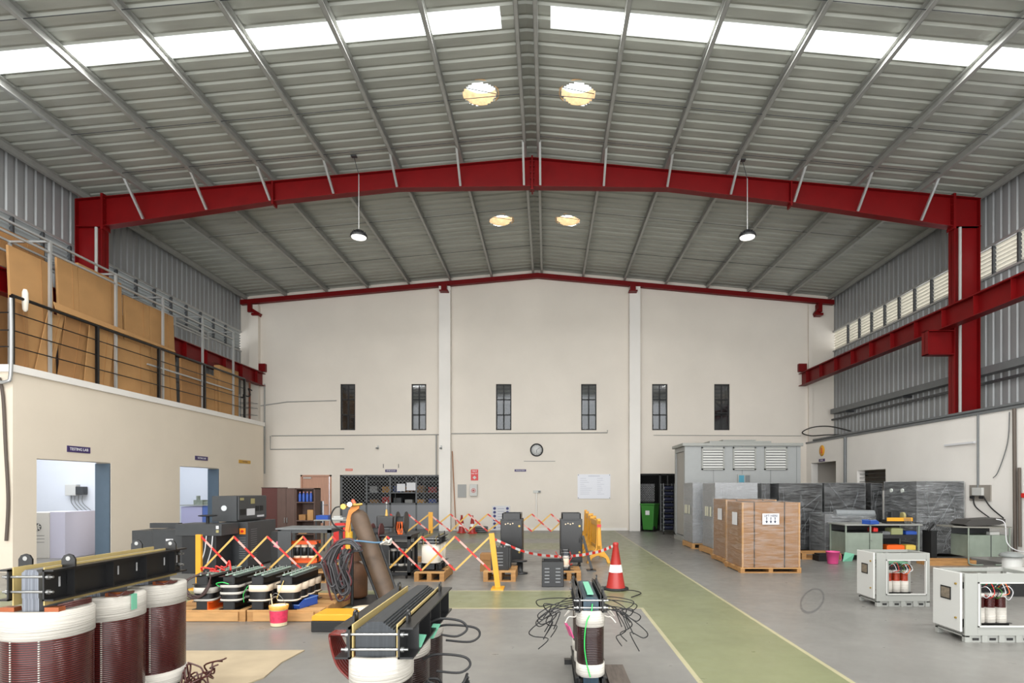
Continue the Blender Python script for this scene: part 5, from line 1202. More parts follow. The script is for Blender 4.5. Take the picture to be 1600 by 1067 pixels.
# workbench
Yk = 12.9; x0 = X(1321, Yk); x1 = X(1437, Yk); w_ = x1-x0; z_ = Z(819, Yk); d_ = .75
t = thing('workbench', 'green grey steel workbench with a white top and open shelves', 'workbench', (x0, Yk, 0))
MB().box(-.03, w_+.05, -.03, d_, z_-.03, z_).build('bench_top', lgrey, t, .004)
for x in (0, w_*.33, w_-.03):
    for y in (0, d_-.05): MB().box(x, x+.03, y, y+.03, .08, z_-.03).build('leg', bgreen, t)
MB().box(.03, w_*.33, .02, d_-.06, .12, z_-.18).build('left_cupboard', bgreen, t)
dp_ = MB().box(w_*.33, w_*.50, -.005, .02, .02, z_-.2).build('door_panel', bgreen, t); MB().cyl((w_*.35, -.02, .45), (w_*.35, -.006, .45), .012, n=10).build('door_knob', steel, dp_)
MB().box(w_*.5, w_-.03, .03, d_-.06, z_-.32, z_-.24).box(w_*.5, w_-.03, .03, d_-.06, .2, .23).box(.03, w_-.03, d_-.06, d_-.04, .1, z_-.03).box(.03, w_*.5, .02, d_-.06, z_-.19, z_-.175).build('shelf', blackp, t)
for x in (.03, w_-.05): MB().cyl((x-.015, .1, .025), (x+.015, .1, .025), .04, n=16).build('castor', rubber, t)
def shelf_item(nm, lab, cat, x, z0, sx, sz, m, sy=.25):
    o = MB().box(0, sx, 0, sy, 0, sz).box(sx*.1, sx*.9, .02, sy-.02, sz, sz+.012).build(nm, m, None, .004); o.location = (x0+x, Yk+.06, z0); tag(o, lab, cat)
shelf_item('tool_tray', 'tray of orange fittings on the bottom shelf of the workbench', 'tray', w_*.58, .232, .40, .10, orange)
shelf_item('fittings_box', 'yellow box of fittings on the bottom shelf of the workbench', 'box', w_*.84, .232, .22, .10, mat('straw_yellow', (210, 180, 80), .5))
shelf_item('parts_box', 'blue box on the upper shelf of the workbench', 'box', w_*.84, z_-.238, .24, .07, bluep)
shelf_item('parts_box', 'olive green folder leaning on the upper shelf of the workbench', 'folder', w_*.64, z_-.238, .26, .14, mat('olive', (140, 144, 100), .6))
shelf_item('parts_box', 'pale metal parts pile at the left of the upper workbench shelf', 'parts', w_*.52, z_-.238, .18, .06, mgrey)
shelf_item('red_switch', 'small red switch box in the middle opening of the workbench', 'switch box', w_*.40, z_-.172, .10, .08, redp)
parts_bin((X(1371, Yk), Yk+.10, z_), PI*.6, 'blue parts bin on the white workbench top', .22, .26, .10)
t = thing('tool_organiser', 'black tool organiser with a yellow tray and a row of tools on the workbench', 'tool organiser', (X(1413, Yk), Yk+.18, z_))
MB().box(-.28, .28, 0, .22, 0, .09).build('base_box', blackm, t, .006); MB().box(-.29, .29, -.02, .0, .06, .14).build('yellow_rail', yellow, t)
MB().box(-.16, .02, .03, .18, .091, .27).build('upper_box', blackp, t, .01); MB().cyl((.09, .06, .18), (.14, .06, .18), .08, n=16).build('disc', mat('brass_plate', (190, 170, 90), .5), t)
for k_ in range(5): MB().bar((.09+.035*k_, -.03, .13), (.11+.035*k_, -.035, .01), .012, .006).build('tool_blade', steel, t)
# right bench by the wall
Yk = 12.0; x0b = X(1506, Yk); x1b = 9.72; w_ = x1b-x0b; z_ = Z(823, Yk)
t = thing('round_front_bench', 'green grey metal bench with a round front edge near the right wall', 'workbench', (x0b, Yk, 0))
poly = [(-.1, .7), (-.1, .18), (.05, .05), (.3, -.03), (w_/2, -.07), (w_-.3, -.03), (w_-.02, .025), (w_-.0, .7)]
MB().prism(poly, 'z', z_-.025, z_).build('bench_top', mat('bench_top_grey', (120, 118, 110), .5), t)
MB().box(.16, w_-.06, .08, .62, .18, z_-.18).build('cabinet_box', bgreen, t, .005)
MB().box(.62, .63, .07, .08, .18, z_-.18).build('door_gap', dgrey, t)
for x in (.12, w_-.06): MB().tube(smooth([(x, .03, z_-.03), (x, .03, .15), (x+.05, .03, .03), (x+.3 if x < .5 else x-.3, .03, .02)]), .016).build('tube_leg', bgreen, t)
MB().box(.16, w_-.06, .58, .6, z_-.18, z_-.03).build('rear_panel', dgrey, t)
tag(MB().prism([(0, 0), (.75, .05), (.9, .10), (.9, .22), (.8, .25), (.05, .20), (-.12, .06)], 'y', 0, .45).build('black_tray_stack', mat('dark_tray', (60, 58, 56), .5)), 'dark low machine tray lying on the round front bench', 'machine'); o = bpy.data.objects['black_tray_stack']; o.location = (x0b+.18, Yk+.1, z_); o.scale = (.85, 1, .7)
tag(MB().box(0, .20, 0, .10, 0, .06).box(.01, .19, -.004, 0, .01, .05).build('white_socket', white), 'white socket strip on the ledge under the round front bench top', 'socket'); bpy.data.objects['white_socket'].location = (x0b+.62, Yk+.10, z_-.175)
tag(MB().tube(smooth([(9.35, 12.0, z_+.16), (9.47, 11.92, z_+.08), (9.5, 11.90, .5), (9.56, 11.7, .35), (9.58, 11.2, .35)]), .01).build('white_cable', paper), 'white cable hanging down in front of the round front bench', 'cable')
tag(MB().box(0, .16, 0, .5, 0, .45).cyl((-.05, .1, .45), (.12, .1, .56), .03).build('black_pump', blackm), 'dark pump body between the largest wrapped cabinet and the round front bench', 'machine'); bpy.data.objects['black_pump'].location = (8.50, 12.75, 0)
bpy.data.objects['black_pump'].scale = (.8, .6, 1.5)
# stool with lid by the wall
Yk = 10.6
t = thing('lidded_drum', 'white drum with a wide grey lid near the right wall behind the nearest enclosure', 'drum', (X(1581, Yk), Yk, 0))
MB().lathe([(.001, 0), (.14, 0), (.15, .02), (.15, .36), (.001, .36)], n=28).build('drum', white, t); MB().lathe([(.001, .362), (.19, .362), (.20, .38), (.17, .42), (.08, .45), (.001, .455)], n=28).build('lid', mat('lid_grey', (128, 132, 130), .35), t)
t = thing('white_case', 'flat white case on a low stand behind the nearest enclosure', 'case', (X(1585, 8.6), 8.6, 0))
MB().box(-.15, .55, 0, .35, .28, .40).build('case', white, t, .012); MB().box(-.12, .50, .03, .32, 0, .28).build('stand', blackm, t)

# ================================================================ BACK RIGHT: bin, rack, mesh box
t = thing('wheeled_bin', 'green wheeled waste bin in the dark doorway', 'waste bin', (X(1008, 21.6)+.08, 21.45, 0))
MB().add([(-.20, 0, .06), (.20, 0, .06), (.20, .42, .06), (-.20, .42, .06), (-.26, -.06, .98), (.26, -.06, .98), (.26, .48, .98), (-.26, .48, .98)], [(3, 2, 1, 0), (4, 5, 6, 7), (0, 1, 5, 4), (1, 2, 6, 5), (2, 3, 7, 6), (3, 0, 4, 7)]).build('bin_body', greenp, t, .015)
MB().box(-.29, .29, -.09, .51, .985, 1.04).build('lid', greenp, t, .015); MB().box(-.08, .08, -.052, -.046, .62, .78).build('label', paper, t)
for s_ in (-1, 1):
    wl = MB().cyl((s_*.235-.02, .02, .11), (s_*.235+.02, .02, .11), .10, n=20).build('wheel', rubber, t)
t.rotation_euler = (0, 0, -.55)
t = thing('metal_rack', 'tall dark rack on castors filled with rolls, beside the dark doorway', 'rack', (X(1036, 20.2), 20.2, 0)); w_ = .42
for x in (0, w_-.03):
    for y in (0, .45): MB().box(x, x+.03, y, y+.03, .10, 1.78).build('upright', mgrey, t)
for k_ in range(9): MB().box(.03, w_-.03, 0, .48, .14+.2*k_, .155+.2*k_).build('shelf', dgrey, t)
for x in (.02, w_-.02): MB().cyl((x-.012, .03, .045), (x+.012, .03, .045), .045, n=14).build('castor', rubber, t)
r0 = None
for k_ in range(8):
    lb = 'dark blue roll on the rack by the dark doorway, %s shelf from the bottom' % ('first', 'second', 'third', 'fourth', 'fifth', 'sixth', 'seventh', 'eighth')[k_]
    if r0 is None:
        r0 = thing('material_roll', lb, 'roll', (X(1036, 20.2)+.21, 20.24, .227), 0, 'rolls on the rack'); MB().cyl((-.15, 0.05, 0), (.15, 0.05, 0), .07, n=14).build('roll', mat('navy_roll', (30, 34, 56), .4), r0); MB().cyl((-.155, .05, 0), (-.151, .05, 0), .03, n=12).build('core_end', paper, r0)
    else: dup(r0, (X(1036, 20.2)+.21, 20.24, .227+.2*k_), 0, lb)
t = thing('mesh_guard_box', 'pale perforated metal box on a dark stand behind the green bin', 'mesh box', (X(996, 22.6)+.03, 22.5, 0))
MB().box(0, .62, 0, .5, 1.1, 1.78).build('mesh_panel', mat('perforated', (150, 150, 152), .5), t)
mb = MB(); 
for i in range(9):
    for j in range(10): mb.add([(.04+.065*i+(.03 if j % 2 else 0), -.003, 1.13+.065*j), (.07+.065*i+(.03 if j % 2 else 0), -.003, 1.15+.065*j), (.04+.065*i+(.03 if j % 2 else 0), -.003, 1.17+.065*j), (.01+.065*i+(.03 if j % 2 else 0), -.003, 1.15+.065*j)], [(0, 1, 2, 3)])
tag(mb.build('perforations', blackm, t), kind='stuff'); MB().box(.02, .6, .02, .48, 0, 1.1).build('stand', blackm, t)

# ================================================================ LAB INTERIORS
t = thing('slanted_desk_machine', 'beige sloping control desk with a round fan grille inside the testing lab', 'machine', (-12.45, 13.3, 0))
mb = MB().prism([(0, 0), (.95, 0), (.95, 1.06), (.42, 1.06), (.28, .42), (-.3, .38), (-.3, 0)], 'y', 0, .95); mb.build('housing', mat('beige_enamel', (206, 202, 194), .5), t, .01)
MB().box(.951, 1.30, .02, .93, 0, 1.07).build('side_panel', mat('lavender_grey', (196, 194, 210), .5), t)
fg = MB().cyl((.68, -.012, .72), (.68, -.002, .72), .09, n=24).build('fan_grille', dgrey, t)
mb = MB()
for k_ in range(8): mb.bar((.68, -.016, .72), (.68+.085*math.cos(k_*PI/4+.2), -.016, .72+.085*math.sin(k_*PI/4+.2)), .006, .03)
mb.build('fan_blades', mat('beige_enamel', (206, 202, 194), .5), fg)
for r_ in range(6):
    for c in (0, 1):
        MB().box(.42+.24*c-(.25 if r_ > 2 else 0), .60+.24*c-(.25 if r_ > 2 else 0), -.004, -.001, .52-.075*r_, .528-.075*r_).build('vent_slot', dgrey, t)
t = thing('wall_isolator', 'white and dark switch box with cables on the testing lab wall', 'switch box', (-12.9, 15.54, 1.42))
MB().box(0, .30, -.14, 0, 0, .30).build('white_box', white, t, .01); MB().box(.301, .5, -.16, 0, .025, .24).build('dark_box', dgrey, t, .006)
mb = MB()
for k_ in range(4): mb.tube(smooth([(.1+.1*k_, -.05, 0), (.12+.1*k_, -.06, -.2), (.3+.12*k_, -.05, -.42)]), .008)
mb.build('cables', mgrey, t)
tag(MB().tube(smooth([(-11.5, 15.5, 2.2), (-11.75, 15.45, 1.95), (-11.85, 15.45, 1.6), (-11.75, 15.45, 1.2)]), .03).build('lab_hose', mgrey), 'grey hose hanging on the testing lab wall beside the door edge', 'hose')
t = thing('instrument_bench', 'lavender and blue bench with instruments in the second lab room', 'bench', (-12.2, 19.2, 0))
MB().box(0, .70, 0, .7, 0, 1.0).build('lavender_panel', mat('lavender', (178, 176, 206), .5), t); MB().box(.71, 1.42, .0, .7, 0, 1.03).build('blue_panel', mat('lab_blue', (88, 112, 176), .5), t); MB().box(-.03, 1.45, -.03, .73, 1.031, 1.06).build('bench_top', lgrey, t)
tag(MB().box(0, .30, 0, .3, 0, .16).box(.30, .62, .05, .3, 0, .11).cyl((.1, .1, .16), (.1, .1, .3), .06).build('lab_instrument', mat('instrument_green', (128, 136, 124), .5, noise=.3, nscale=12)), 'small grey green instrument on the bench in the second lab room', 'instrument').location = (-11.85, 19.3, 1.06)

# ================================================================ MEZZANINE
struct(MB().box(XL, MX-.03, MY0+.2, MY1, 3.90, 3.985).build('floor_mezzanine', plaster_w))
def board_(Ya, Yb, x, z0, z1, lean, m, label, th=.05, skew=0, name='flattened_carton'):
    t = thing(name, label, 'cardboard', (x, Ya, z0), 0, 'flattened cartons stored on the mezzanine'); L = Yb-Ya; h = z1-z0
    # leaning away from the rail (towards -x) ; thickness along x
    def P(y, z, o): return (-(z/h)*lean-o, y+skew*z/h, z)
    mb = MB(); vs = [P(y, z, o) for o in (0, th) for (y, z) in ((0, 0), (L, 0), (L, h), (0, h))]
    mb.add(vs, [(0, 1, 2, 3), (7, 6, 5, 4), (0, 4, 5, 1), (1, 5, 6, 2), (2, 6, 7, 3), (3, 7, 4, 0)]); mb.build('sheet', m, t, .004)
    mb = MB(); ym = L*.72; a, b = Vector(P(ym, 0, -.004)), Vector(P(ym, h, -.004)); mb.bar(a, b, .012, .004); mb.build('fold_line', card2, t)
    return t
board_(11.35, 12.35, -10.52, 4.0, 6.42, 0.1, card, 'broad carton sheet at the left edge of the mezzanine, behind the rack post')
board_(11.5, 13.0, -11.32, 4.0, 7.05, 0.03, card2, 'tall carton sheets stacked at the rear left of the mezzanine', .08)
board_(12.45, 13.0, -10.5, 4.0, 6.62, 0.1, card, 'narrow tall carton sheet right of the first rack post', .05)
board_(13.02, 14.35, -10.51, 4.0, 6.72, 0.1, card, 'large square carton sheet between the first two rack posts', .06)
board_(14.45, 15.35, -10.51, 4.0, 6.47, 0.1, card, 'tall carton sheet just right of the second rack post', .06)
board_(15.37, 16.35, -10.51, 4.0, 6.48, 0.1, card, 'tall folded carton by the third rack post, rightmost of the tall ones', .07)
board_(11.3, 11.62, -10.45, 4.0, 5.30, 0.03, card2, 'short carton behind the railing at its left end', .025)
board_(11.75, 12.15, -10.45, 4.0, 5.32, 0.03, card, 'short tilted carton strip behind the left part of the railing', .025, .35)
board_(12.3, 12.85, -10.45, 4.0, 5.38, 0.03, card2, 'short tilted carton behind the railing, right of the tilted strip', .025, .25)
board_(13.0, 13.75, -10.45, 4.0, 5.36, 0.03, card, 'short tilted carton behind the second railing post', .025, .2)
board_(13.95, 15.15, -10.45, 4.0, 5.30, 0.03, card, 'short wide carton before the third railing post', .05)
board_(16.5, 17.6, -10.46, 4.0, 5.35, 0.03, card2, 'low wide carton right of the tall ones, behind the railing', .06)
board_(17.7, 18.3, -10.46, 4.0, 5.15, 0.03, card, 'low carton beside the fourth railing post', .05)
t = board_(18.4, 19.5, -10.45, 4.0, 5.55, -0.0, card, 'bulky carton with an open top flap at the far end of the railing', .20)
MB().add([(.02, .0, 1.56), (.02, 1.15, 1.50), (-.20, 1.35, 1.58), (-.20, -.15, 1.64), (.02, 0, 1.55), (.02, 1.15, 1.49), (-.20, 1.35, 1.57), (-.20, -.15, 1.63)], [(0, 1, 2, 3), (7, 6, 5, 4)]).build('flap', card, t)
tag(MB().add([(.012, 0, 0), (.02, 3.9, 0), (-.02, 3.9, .07), (-.025, 0, .15), (-.004, 0, -.0), (.004, 3.9, -.0), (-.036, 3.9, .07), (-.041, 0, .15)], [(0, 1, 2, 3), (7, 6, 5, 4), (0, 4, 5, 1), (2, 6, 7, 3), (1, 5, 6, 2), (0, 3, 7, 4)]).build('carton_strip', card), 'long carton strip resting along the top rail of the railing', 'cardboard').location = (-10.335, 12.1, 5.385)
# railing
t = thing('railing', 'black steel railing with horizontal bars along the mezzanine edge', 'railing', (MX-.05, 0, 4.0))
for y in (11.14, 13.25, 15.35, 17.4, 19.7): MB().box(-.03, .03, y-.03, y+.03, 0, 1.35).build('post', black, t)
MB().cyl((0, 11.14, 1.35), (0, 19.7, 1.35), .032, n=10).build('top_rail', black, t)
MB().cyl((0, 11.14, 1.35), (-1.3, 11.14, 1.35), .032, n=10).build('top_rail', black, t)
for z_ in (.36, .68, 1.02):
    MB().cyl((0, 11.14, z_), (0, 19.7, z_), .012, n=6).build('rail_bar', black, t); MB().cyl((0, 11.14, z_), (-1.3, 11.14, z_), .012, n=6).build('rail_bar', black, t)
MB().lathe([(.02, -.22), (.045, -.18), (.055, 0), (.05, .16), (.03, .22)], n=14).build('plastic_wrap', mat('white_wrap', (222, 214, 200), .6), t).location = (0, 11.42, 1.34)
bpy.data.objects['plastic_wrap' if False else t.children[-1].name].rotation_euler = (PI/2, 0, 0)
# silver storage rack
t = thing('storage_rack', 'silver steel rack frame standing on the mezzanine behind the railing', 'rack', (0, 0, 4.0))
XA, XB = -10.41, -11.25
for y in (12.06, 13.9, 15.6, 17.4, 19.1):
    for x in (XA, XB): MB().box(x-.025, x+.025, y-.025, y+.025, 0, 2.8).build('upright', tube_s, t)
    MB().box(XB, XA, y-.02, y+.02, 2.76, 2.8).build('cross_tube', tube_s, t)
for x in (XA, XB):
    for z_ in (2.78, 2.55, .85): MB().box(x-.02, x+.02, 10.4 if z_ > 1 else 15.0, 19.1, z_-.02, z_+.02).build('long_tube', tube_s, t)
tag(MB().box(-10.55, -10.50, 20.35, 20.40, 4.0, 5.35).build('rusty_post', mat('rust_post', (120, 66, 44), .7, noise=.3)), 'thin rusty post at the far end of the mezzanine', 'post')
t = thing('wire_basket', 'dark coiled cables and wire shelf at the far end of the mezzanine', 'wire shelf', (-10.9, 20.2, 4.0))
for z_ in (.2, .45, .62): MB().tube([(-.2, 0, z_), (.55, 0, z_), (.6, .3, z_), (-.2, .3, z_)], .008).build('wire', dgrey, t)
for x in (-.2, .1, .3): MB().cyl((x, 0, 0), (x, 0, .9), .02, n=8).build('stand_tube', tube_s, t)
mb = MB(); rope(mb, (-.2, .1, 1.0), (.5, .1, 1.05), .02, 9, .12, 31); mb.build('cable_coil', rubber, t)
# ================================================================ SIGNS, CLOCK, PIPES
def sign(txt, axis, pos, w_, h, m, tm, size, label, nm='sign', th=.015, cat='sign'):
    t = thing(nm, label, cat, pos); 
    if axis == 'y':
        MB().box(-w_/2, w_/2, -th, -.001, -h/2, h/2).build('plate', m, t)
        if txt: lettering(txt, t, (0, -th-.001, 0), FACE_CAM, size, tm, .001)
    elif axis == 'x+':
        MB().box(.001, th, -w_/2, w_/2, -h/2, h/2).build('plate', m, t)
        if txt: lettering(txt, t, (th+.001, 0, 0), FACE_PX, size, tm, .001)
    else:
        MB().box(-th, -.001, -w_/2, w_/2, -h/2, h/2).build('plate', m, t)
        if txt: lettering(txt, t, (-th-.001, 0, 0), FACE_NX, size, tm, .001)
    return t
sign('TESTING LAB', 'x+', (MX, 12.66, Z(702, 12.58)+.0), .62, .135, purple, text_w, .085, 'purple TESTING LAB sign above the nearer lab doorway')
sign('TESTING LAB', 'x+', (MX, 17.15, Z(716, 17.15)), .62, .12, purple, text_w, .07, 'purple sign with white letters above the farther lab doorway')
t = sign('', 'x+', (MX, 19.6, Z(721.5, 19.6)), .75, .11, mat('ochre_sign', (196, 150, 50), .5), text_d, .06, 'ochre warning strip on the cream wall beyond the farther lab doorway')
lettering('CAUTION', t, (.0165, 0, 0), FACE_PX, .07, text_d, .001)
yb = YB
sign('STORE ROOM', 'y', (X(611, yb), yb, Z(735.5, yb)), .44, .10, purple, text_w, .055, 'purple sign above the wire mesh storage cage')
t = thing('sign_hooks', 'two small hooks on the wall above the purple storage sign', 'hooks', (X(611, yb), yb, Z(729, yb)))
for s_ in (-.29, .29): MB().box(s_-.01, s_+.01, -.02, -.001, -.05, .10).build('hook', dgrey, t)
sign('NO ENTRY', 'y', (X(545.5, yb), yb, Z(734, yb)), .27, .085, mat('salmon_sign', (214, 110, 90), .5), text_w, .045, 'small salmon red sign between the brown door and the storage cage')
sign('PRODUCTION', 'y', (X(813, yb), yb, Z(735, yb)), .44, .085, purple, text_w, .05, 'purple sign on the wall below the clock')
t = thing('first_aid_sign', 'red and white first aid point sign above the first aid box', 'sign', (X(741.5, yb), yb, Z(742, yb)))
MB().box(-.14, .14, -.012, -.001, -.21, .21).build('plate', redp, t); lettering('FIRST', t, (0, -.013, .14), FACE_CAM, .08, text_w, .001); lettering('AID KIT', t, (0, -.013, .05), FACE_CAM, .07, text_w, .001)
MB().prism([(-.075, -.10), (0, -.17), (.075, -.10), (0, -.03)], 'y', -.016, -.0125).build('diamond', white, t)
t = thing('first_aid_box', 'white first aid box with a red cross in a circle on the wall', 'first aid box', (X(740.5, yb), yb, Z(765.5, yb)))
MB().box(-.14, .14, -.14, -.001, -.23, .22).build('case', white, t, .008)
mb = MB(); mb.lathe([(.066, 0), (.082, 0), (.082, .004), (.066, .004), (.066, 0)], n=24); mb.build('red_ring', redp, t); t.children[-1].location = (0, -.141, -.02); t.children[-1].rotation_euler = (PI/2, 0, 0)
MB().box(-.045, .045, -.146, -.141, -.034, -.006).box(-.014, .014, -.146, -.141, -.065, .025).build('cross', redp, t)
sign('', 'y', (X(722, yb), yb, Z(767, yb)), .33, .50, mat('grey_panel', (150, 150, 148), .5), text_d, .05, 'plain grey panel on the wall left of the first aid box', 'wall_panel', .03, 'panel')
# clock
t = thing('wall_clock', 'round black rimmed clock high on the back wall', 'clock', (X(838.5, yb), yb, Z(703, yb)))
def face(prof, nm, m, y): 
    o = MB().lathe(prof, n=40).build(nm, m, t); o.rotation_euler = (PI/2, 0, 0); o.location = (0, y, 0); return o
face([(.205, 0), (.25, 0), (.25, .04), (.235, .055), (.205, .05), (.205, 0)], 'rim', blackm, 0); face([(.001, .018), (.206, .018), (.206, .001)], 'dial', mat('dial_grey', (200, 200, 198), .5), 0)
mb = MB()
for k_ in range(12):
    a = k_*PI/6; mb.bar((.165*math.sin(a), -.021, .165*math.cos(a)), (.19*math.sin(a), -.021, .19*math.cos(a)), .010, .004, up=(0, 1, 0))
mb.build('hour_marks', blackm, t); MB().bar((0, -.026, 0), (.0, -.026, -.10), .014, .004, up=(0, 1, 0)).build('hour_hand', blackm, t); MB().bar((0, -.03, 0), (.12, -.03, .09), .010, .004, up=(0, 1, 0)).build('minute_hand', blackm, t)
# white board
t = thing('notice_board', 'large white notice board with faint printed table on the back wall', 'notice board', (X(928, yb), yb, Z(760, yb))); w_ = 1.25; h = .93
MB().box(-w_/2, w_/2, -.03, -.001, -h/2, h/2).build('board', mat('board_white', (214, 215, 222), .35), t)
for sx in (-1, 1):
    for sz in (-1, 1): MB().cyl((sx*(w_/2-.03), -.04, sz*(h/2-.03)), (sx*(w_/2-.03), -.03, sz*(h/2-.03)), .014, n=10).build('screw', blackm, t)
mb = MB(); r_ = random.Random(3)
for k_ in range(9):
    z_ = h/2-.16-k_*.075
    mb.box(-w_/2+.10, -w_/2+.1+r_.uniform(.15, .45), -.032, -.0302, z_, z_+.012).box(.12, .12+r_.uniform(.12, .3), -.032, -.0302, z_, z_+.012)
mb.box(-.22, .22, -.032, -.0302, h/2-.08, h/2-.055); mb.build('printed_lines', mat('faint_print', (176, 178, 190), .5), t)
# safety poster by the wall
t = thing('safety_poster', 'white safety poster with dark blue round symbols leaning low on the back wall', 'poster', (X(783, yb), yb-.02, Z(809, yb))); w_ = .68; h = .92
MB().box(-w_/2, w_/2, -.03, 0, -h/2, h/2).build('board', paper, t)
for sx in (-1, 1):
    for k_ in range(6): MB().cyl((sx*.245, -.036, h/2-.10-.145*k_), (sx*.245, -.031, h/2-.10-.145*k_), .055, n=16).build('symbol', mat('symbol_blue', (50, 54, 110), .5), t)
mb = MB()
for k_ in range(8): mb.box(-.13, .13, -.034, -.0305, h/2-.12-.1*k_, h/2-.10-.1*k_)
mb.build('text_lines', mat('faint_print2', (150, 152, 176), .5), t)
# conduits on back wall
def cond(pts, label, r=.018, m=None, nm='wall_conduit', cat='conduit'):
    return tag(MB().tube(pts, r, 8).build(nm, m or conduit), label, cat)
y = YB-.03
zc = Z(679, yb)
cond([(X(425, yb), y, Z(681, yb)), (X(687, yb), y, zc)], 'long thin conduit across the left bay of the back wall below the windows')
cond([(X(704, yb), y, Z(677.5, yb)), (X(949, yb), y, Z(676, yb)), (X(949, yb), y, Z(672, yb))], 'long thin conduit across the middle bay below the windows')
cond([(X(1021, yb), y, Z(680, yb)), (X(1251, yb), y, Z(681, yb))], 'thin conduit across the right bay above the grey housing', .012)
cond([(X(423, yb), y, Z(681, yb)), (X(423, yb), y, Z(702, yb)), (X(538, yb), y, Z(701, yb))], 'lower short conduit on the left bay of the back wall')
cond([(X(408, yb), y, Z(634, yb)), (X(450, yb), y, Z(628, yb)), (X(526, yb), y, Z(626, yb))], 'upper short conduit ending beside the first high window')
cond([(X(414, yb), y, Z(600, yb)), (X(414, yb), y, Z(740, yb))], 'vertical pipe in the far left corner of the back wall', .03)
cond([(X(682, yb), y, Z(679, yb)), (X(682, yb), y, Z(742, yb))], 'vertical conduit beside the left white pier', .03)
cond([(X(838, yb), y, Z(770, yb)), (X(838, yb), y, Z(812, yb))], 'short vertical conduit below the wall socket', .03, plaster_w)
t = thing('wall_socket', 'white socket box in the middle of the back wall', 'socket', (X(839, yb), yb, Z(768, yb))); MB().box(-.14, .14, -.06, -.001, -.05, .05).build('box', white, t, .006); MB().box(.05, .14, -.11, -.06, -.03, .03).build('plug', mgrey, t)
for px, py, lb in ((591, 700, 'white bracket lamp below the conduit on the left bay'), (692, 701, 'small grey lamp on the left white pier')):
    t = thing('wall_lamp', lb, 'lamp', (X(px, yb), yb-(.3 if px > 650 else 0), Z(py, yb))); MB().cyl((0, -.25, -.02), (0, -.02, .0), .03, n=12).build('lamp_body', mgrey, t); MB().box(-.03, .03, -.03, -.001, -.05, .10).build('mount', white, t)
cond([(X(707, yb)+.0, YB-.06, Z(705, yb)), (X(713, yb), YB-.10, .05)], 'brown stick leaning in the corner beside the left white pier', .018, mat('stick_brown', (160, 110, 76), .6), 'wooden_stick', 'stick')
tag(MB().box(-.6, .6, -.02, -.001, -.008, .008).build('wall_mark', mgrey), 'thin dark rail on the wall just below the clock', 'rail').location = (X(843, yb), yb, Z(720.5, yb))
# stacked cones on their side by the wall
cone((X(722, 21.0), 20.9, 0.0), 'small red cone at the back wall, left of the pair near the poster', .85)
cone((X(738, 20.6), 20.6, 0.0), 'small red cone at the back wall, right of the pair near the poster', .85)
t = thing('hose_roll', 'grey rolled hose lying on the floor against the back wall beside the cones', 'hose', (X(752, 21.2), 21.2, 0))
for k_ in range(3): MB().lathe([(.22+.035*math.cos(q*PI/4), .035+.07*k_+.035*math.sin(q*PI/4)) for q in range(9)], n=24).build('coil_turn', mgrey, t)
# left front wall conduit
tag(MB().tube(smooth([(X(-2, 11.05), 11.06, Z(590, 11.05)), (X(4, 11.05), 11.06, Z(620, 11.05)), (X(8, 11.05), 11.06, Z(700, 11.05)), (X(12, 11.05), 11.06, Z(780, 11.05)), (X(9, 11.05), 11.06, Z(845, 11.05))]), .028, 10).build('wall_conduit', mat('dark_conduit', (84, 74, 66), .6)), 'dark conduit clipped to the white wall at the left edge', 'conduit')
tag(MB().tube(smooth([(X(-8, 11.0), 11.0, Z(597, 11)), (X(10, 11.0), 11.0, Z(596, 11)), (X(15, 11.0), 11.02, Z(585, 11)), (X(16, 11.0), 11.02, Z(520, 11)), (X(15, 11.0), 11.02, Z(465, 11))]), .032, 10).build('grey_pipe', tube_s), 'grey bent pipe rising beside the left end of the railing', 'pipe')
# blue cloth at the far left
tag(MB().lathe([(.001, 0), (.20, .02), (.24, .12), (.20, .26), (.10, .34), (.001, .36)], n=14, sy=.8).build('blue_cloth', mat('blue_cloth', (60, 110, 190), .8, bump=.8, bscale=8)), 'crumpled blue cloth heap behind the large left transformer at the frame edge', 'cloth').location = (-4.45, 4.75, 0)
# right wall bits
def rsign(*a, **k): return sign(*a, **k)
t = thing('warning_sign', 'round orange warning sticker above the far doorway in the right wall', 'sign', (RW, X(0, 1)*0+20.75, Z(704, 20.75)))
o = MB().lathe([(.001, 0), (.20, 0), (.20, .01), (.001, .01)], n=28).build('disc', mat('warning_orange', (232, 170, 50), .5), t); o.rotation_euler = (0, -PI/2, 0)
MB().box(-.018, -.011, -.05, .05, -.10, .10).build('symbol', orange, t)
sign('STORES', 'x-', (RW, 20.75, Z(719, 20.75)), .44, .10, purple, text_w, .06, 'small purple sign above the far doorway in the right wall')
t = thing('switch_box', 'grey socket panel with two plugs on the right wall', 'socket', (RW, 13.15, Z(770, 13.15)))
MB().box(-.03, -.001, -.32, .32, -.18, .18).build('back_plate', mat('plate_grey', (138, 132, 124), .5), t); MB().box(-.09, -.031, -.14, .16, -.06, .12).build('socket', white, t, .006)
for y_, s_ in ((-.10, 1), (.18, 0)): MB().cyl((-.10, y_, -.10), (-.04, y_, -.10), .035, n=12).build('plug', blackm, t)
tag(MB().tube(smooth([(RW-.06, 13.3, Z(775, 13.2)), (RW-.05, 13.25, 1.2), (RW-.10, 12.75, .96)]), .014).build('power_cable', blackm), 'dark cable from the left plug of the wall socket panel', 'cable')
tag(MB().tube(smooth([(RW-.06, 13.0, Z(775, 13.2)), (RW-.05, 12.8, 1.2), (RW-.12, 12.35, .98)]), .014).build('power_cable', blackm), 'dark cable from the right plug of the wall socket panel', 'cable')
cond([(RW-.03, 13.2, 3.3), (RW-.03, 13.2, Z(763, 13.15))], 'thin vertical conduit above the socket panel on the right wall', .022, mgrey)
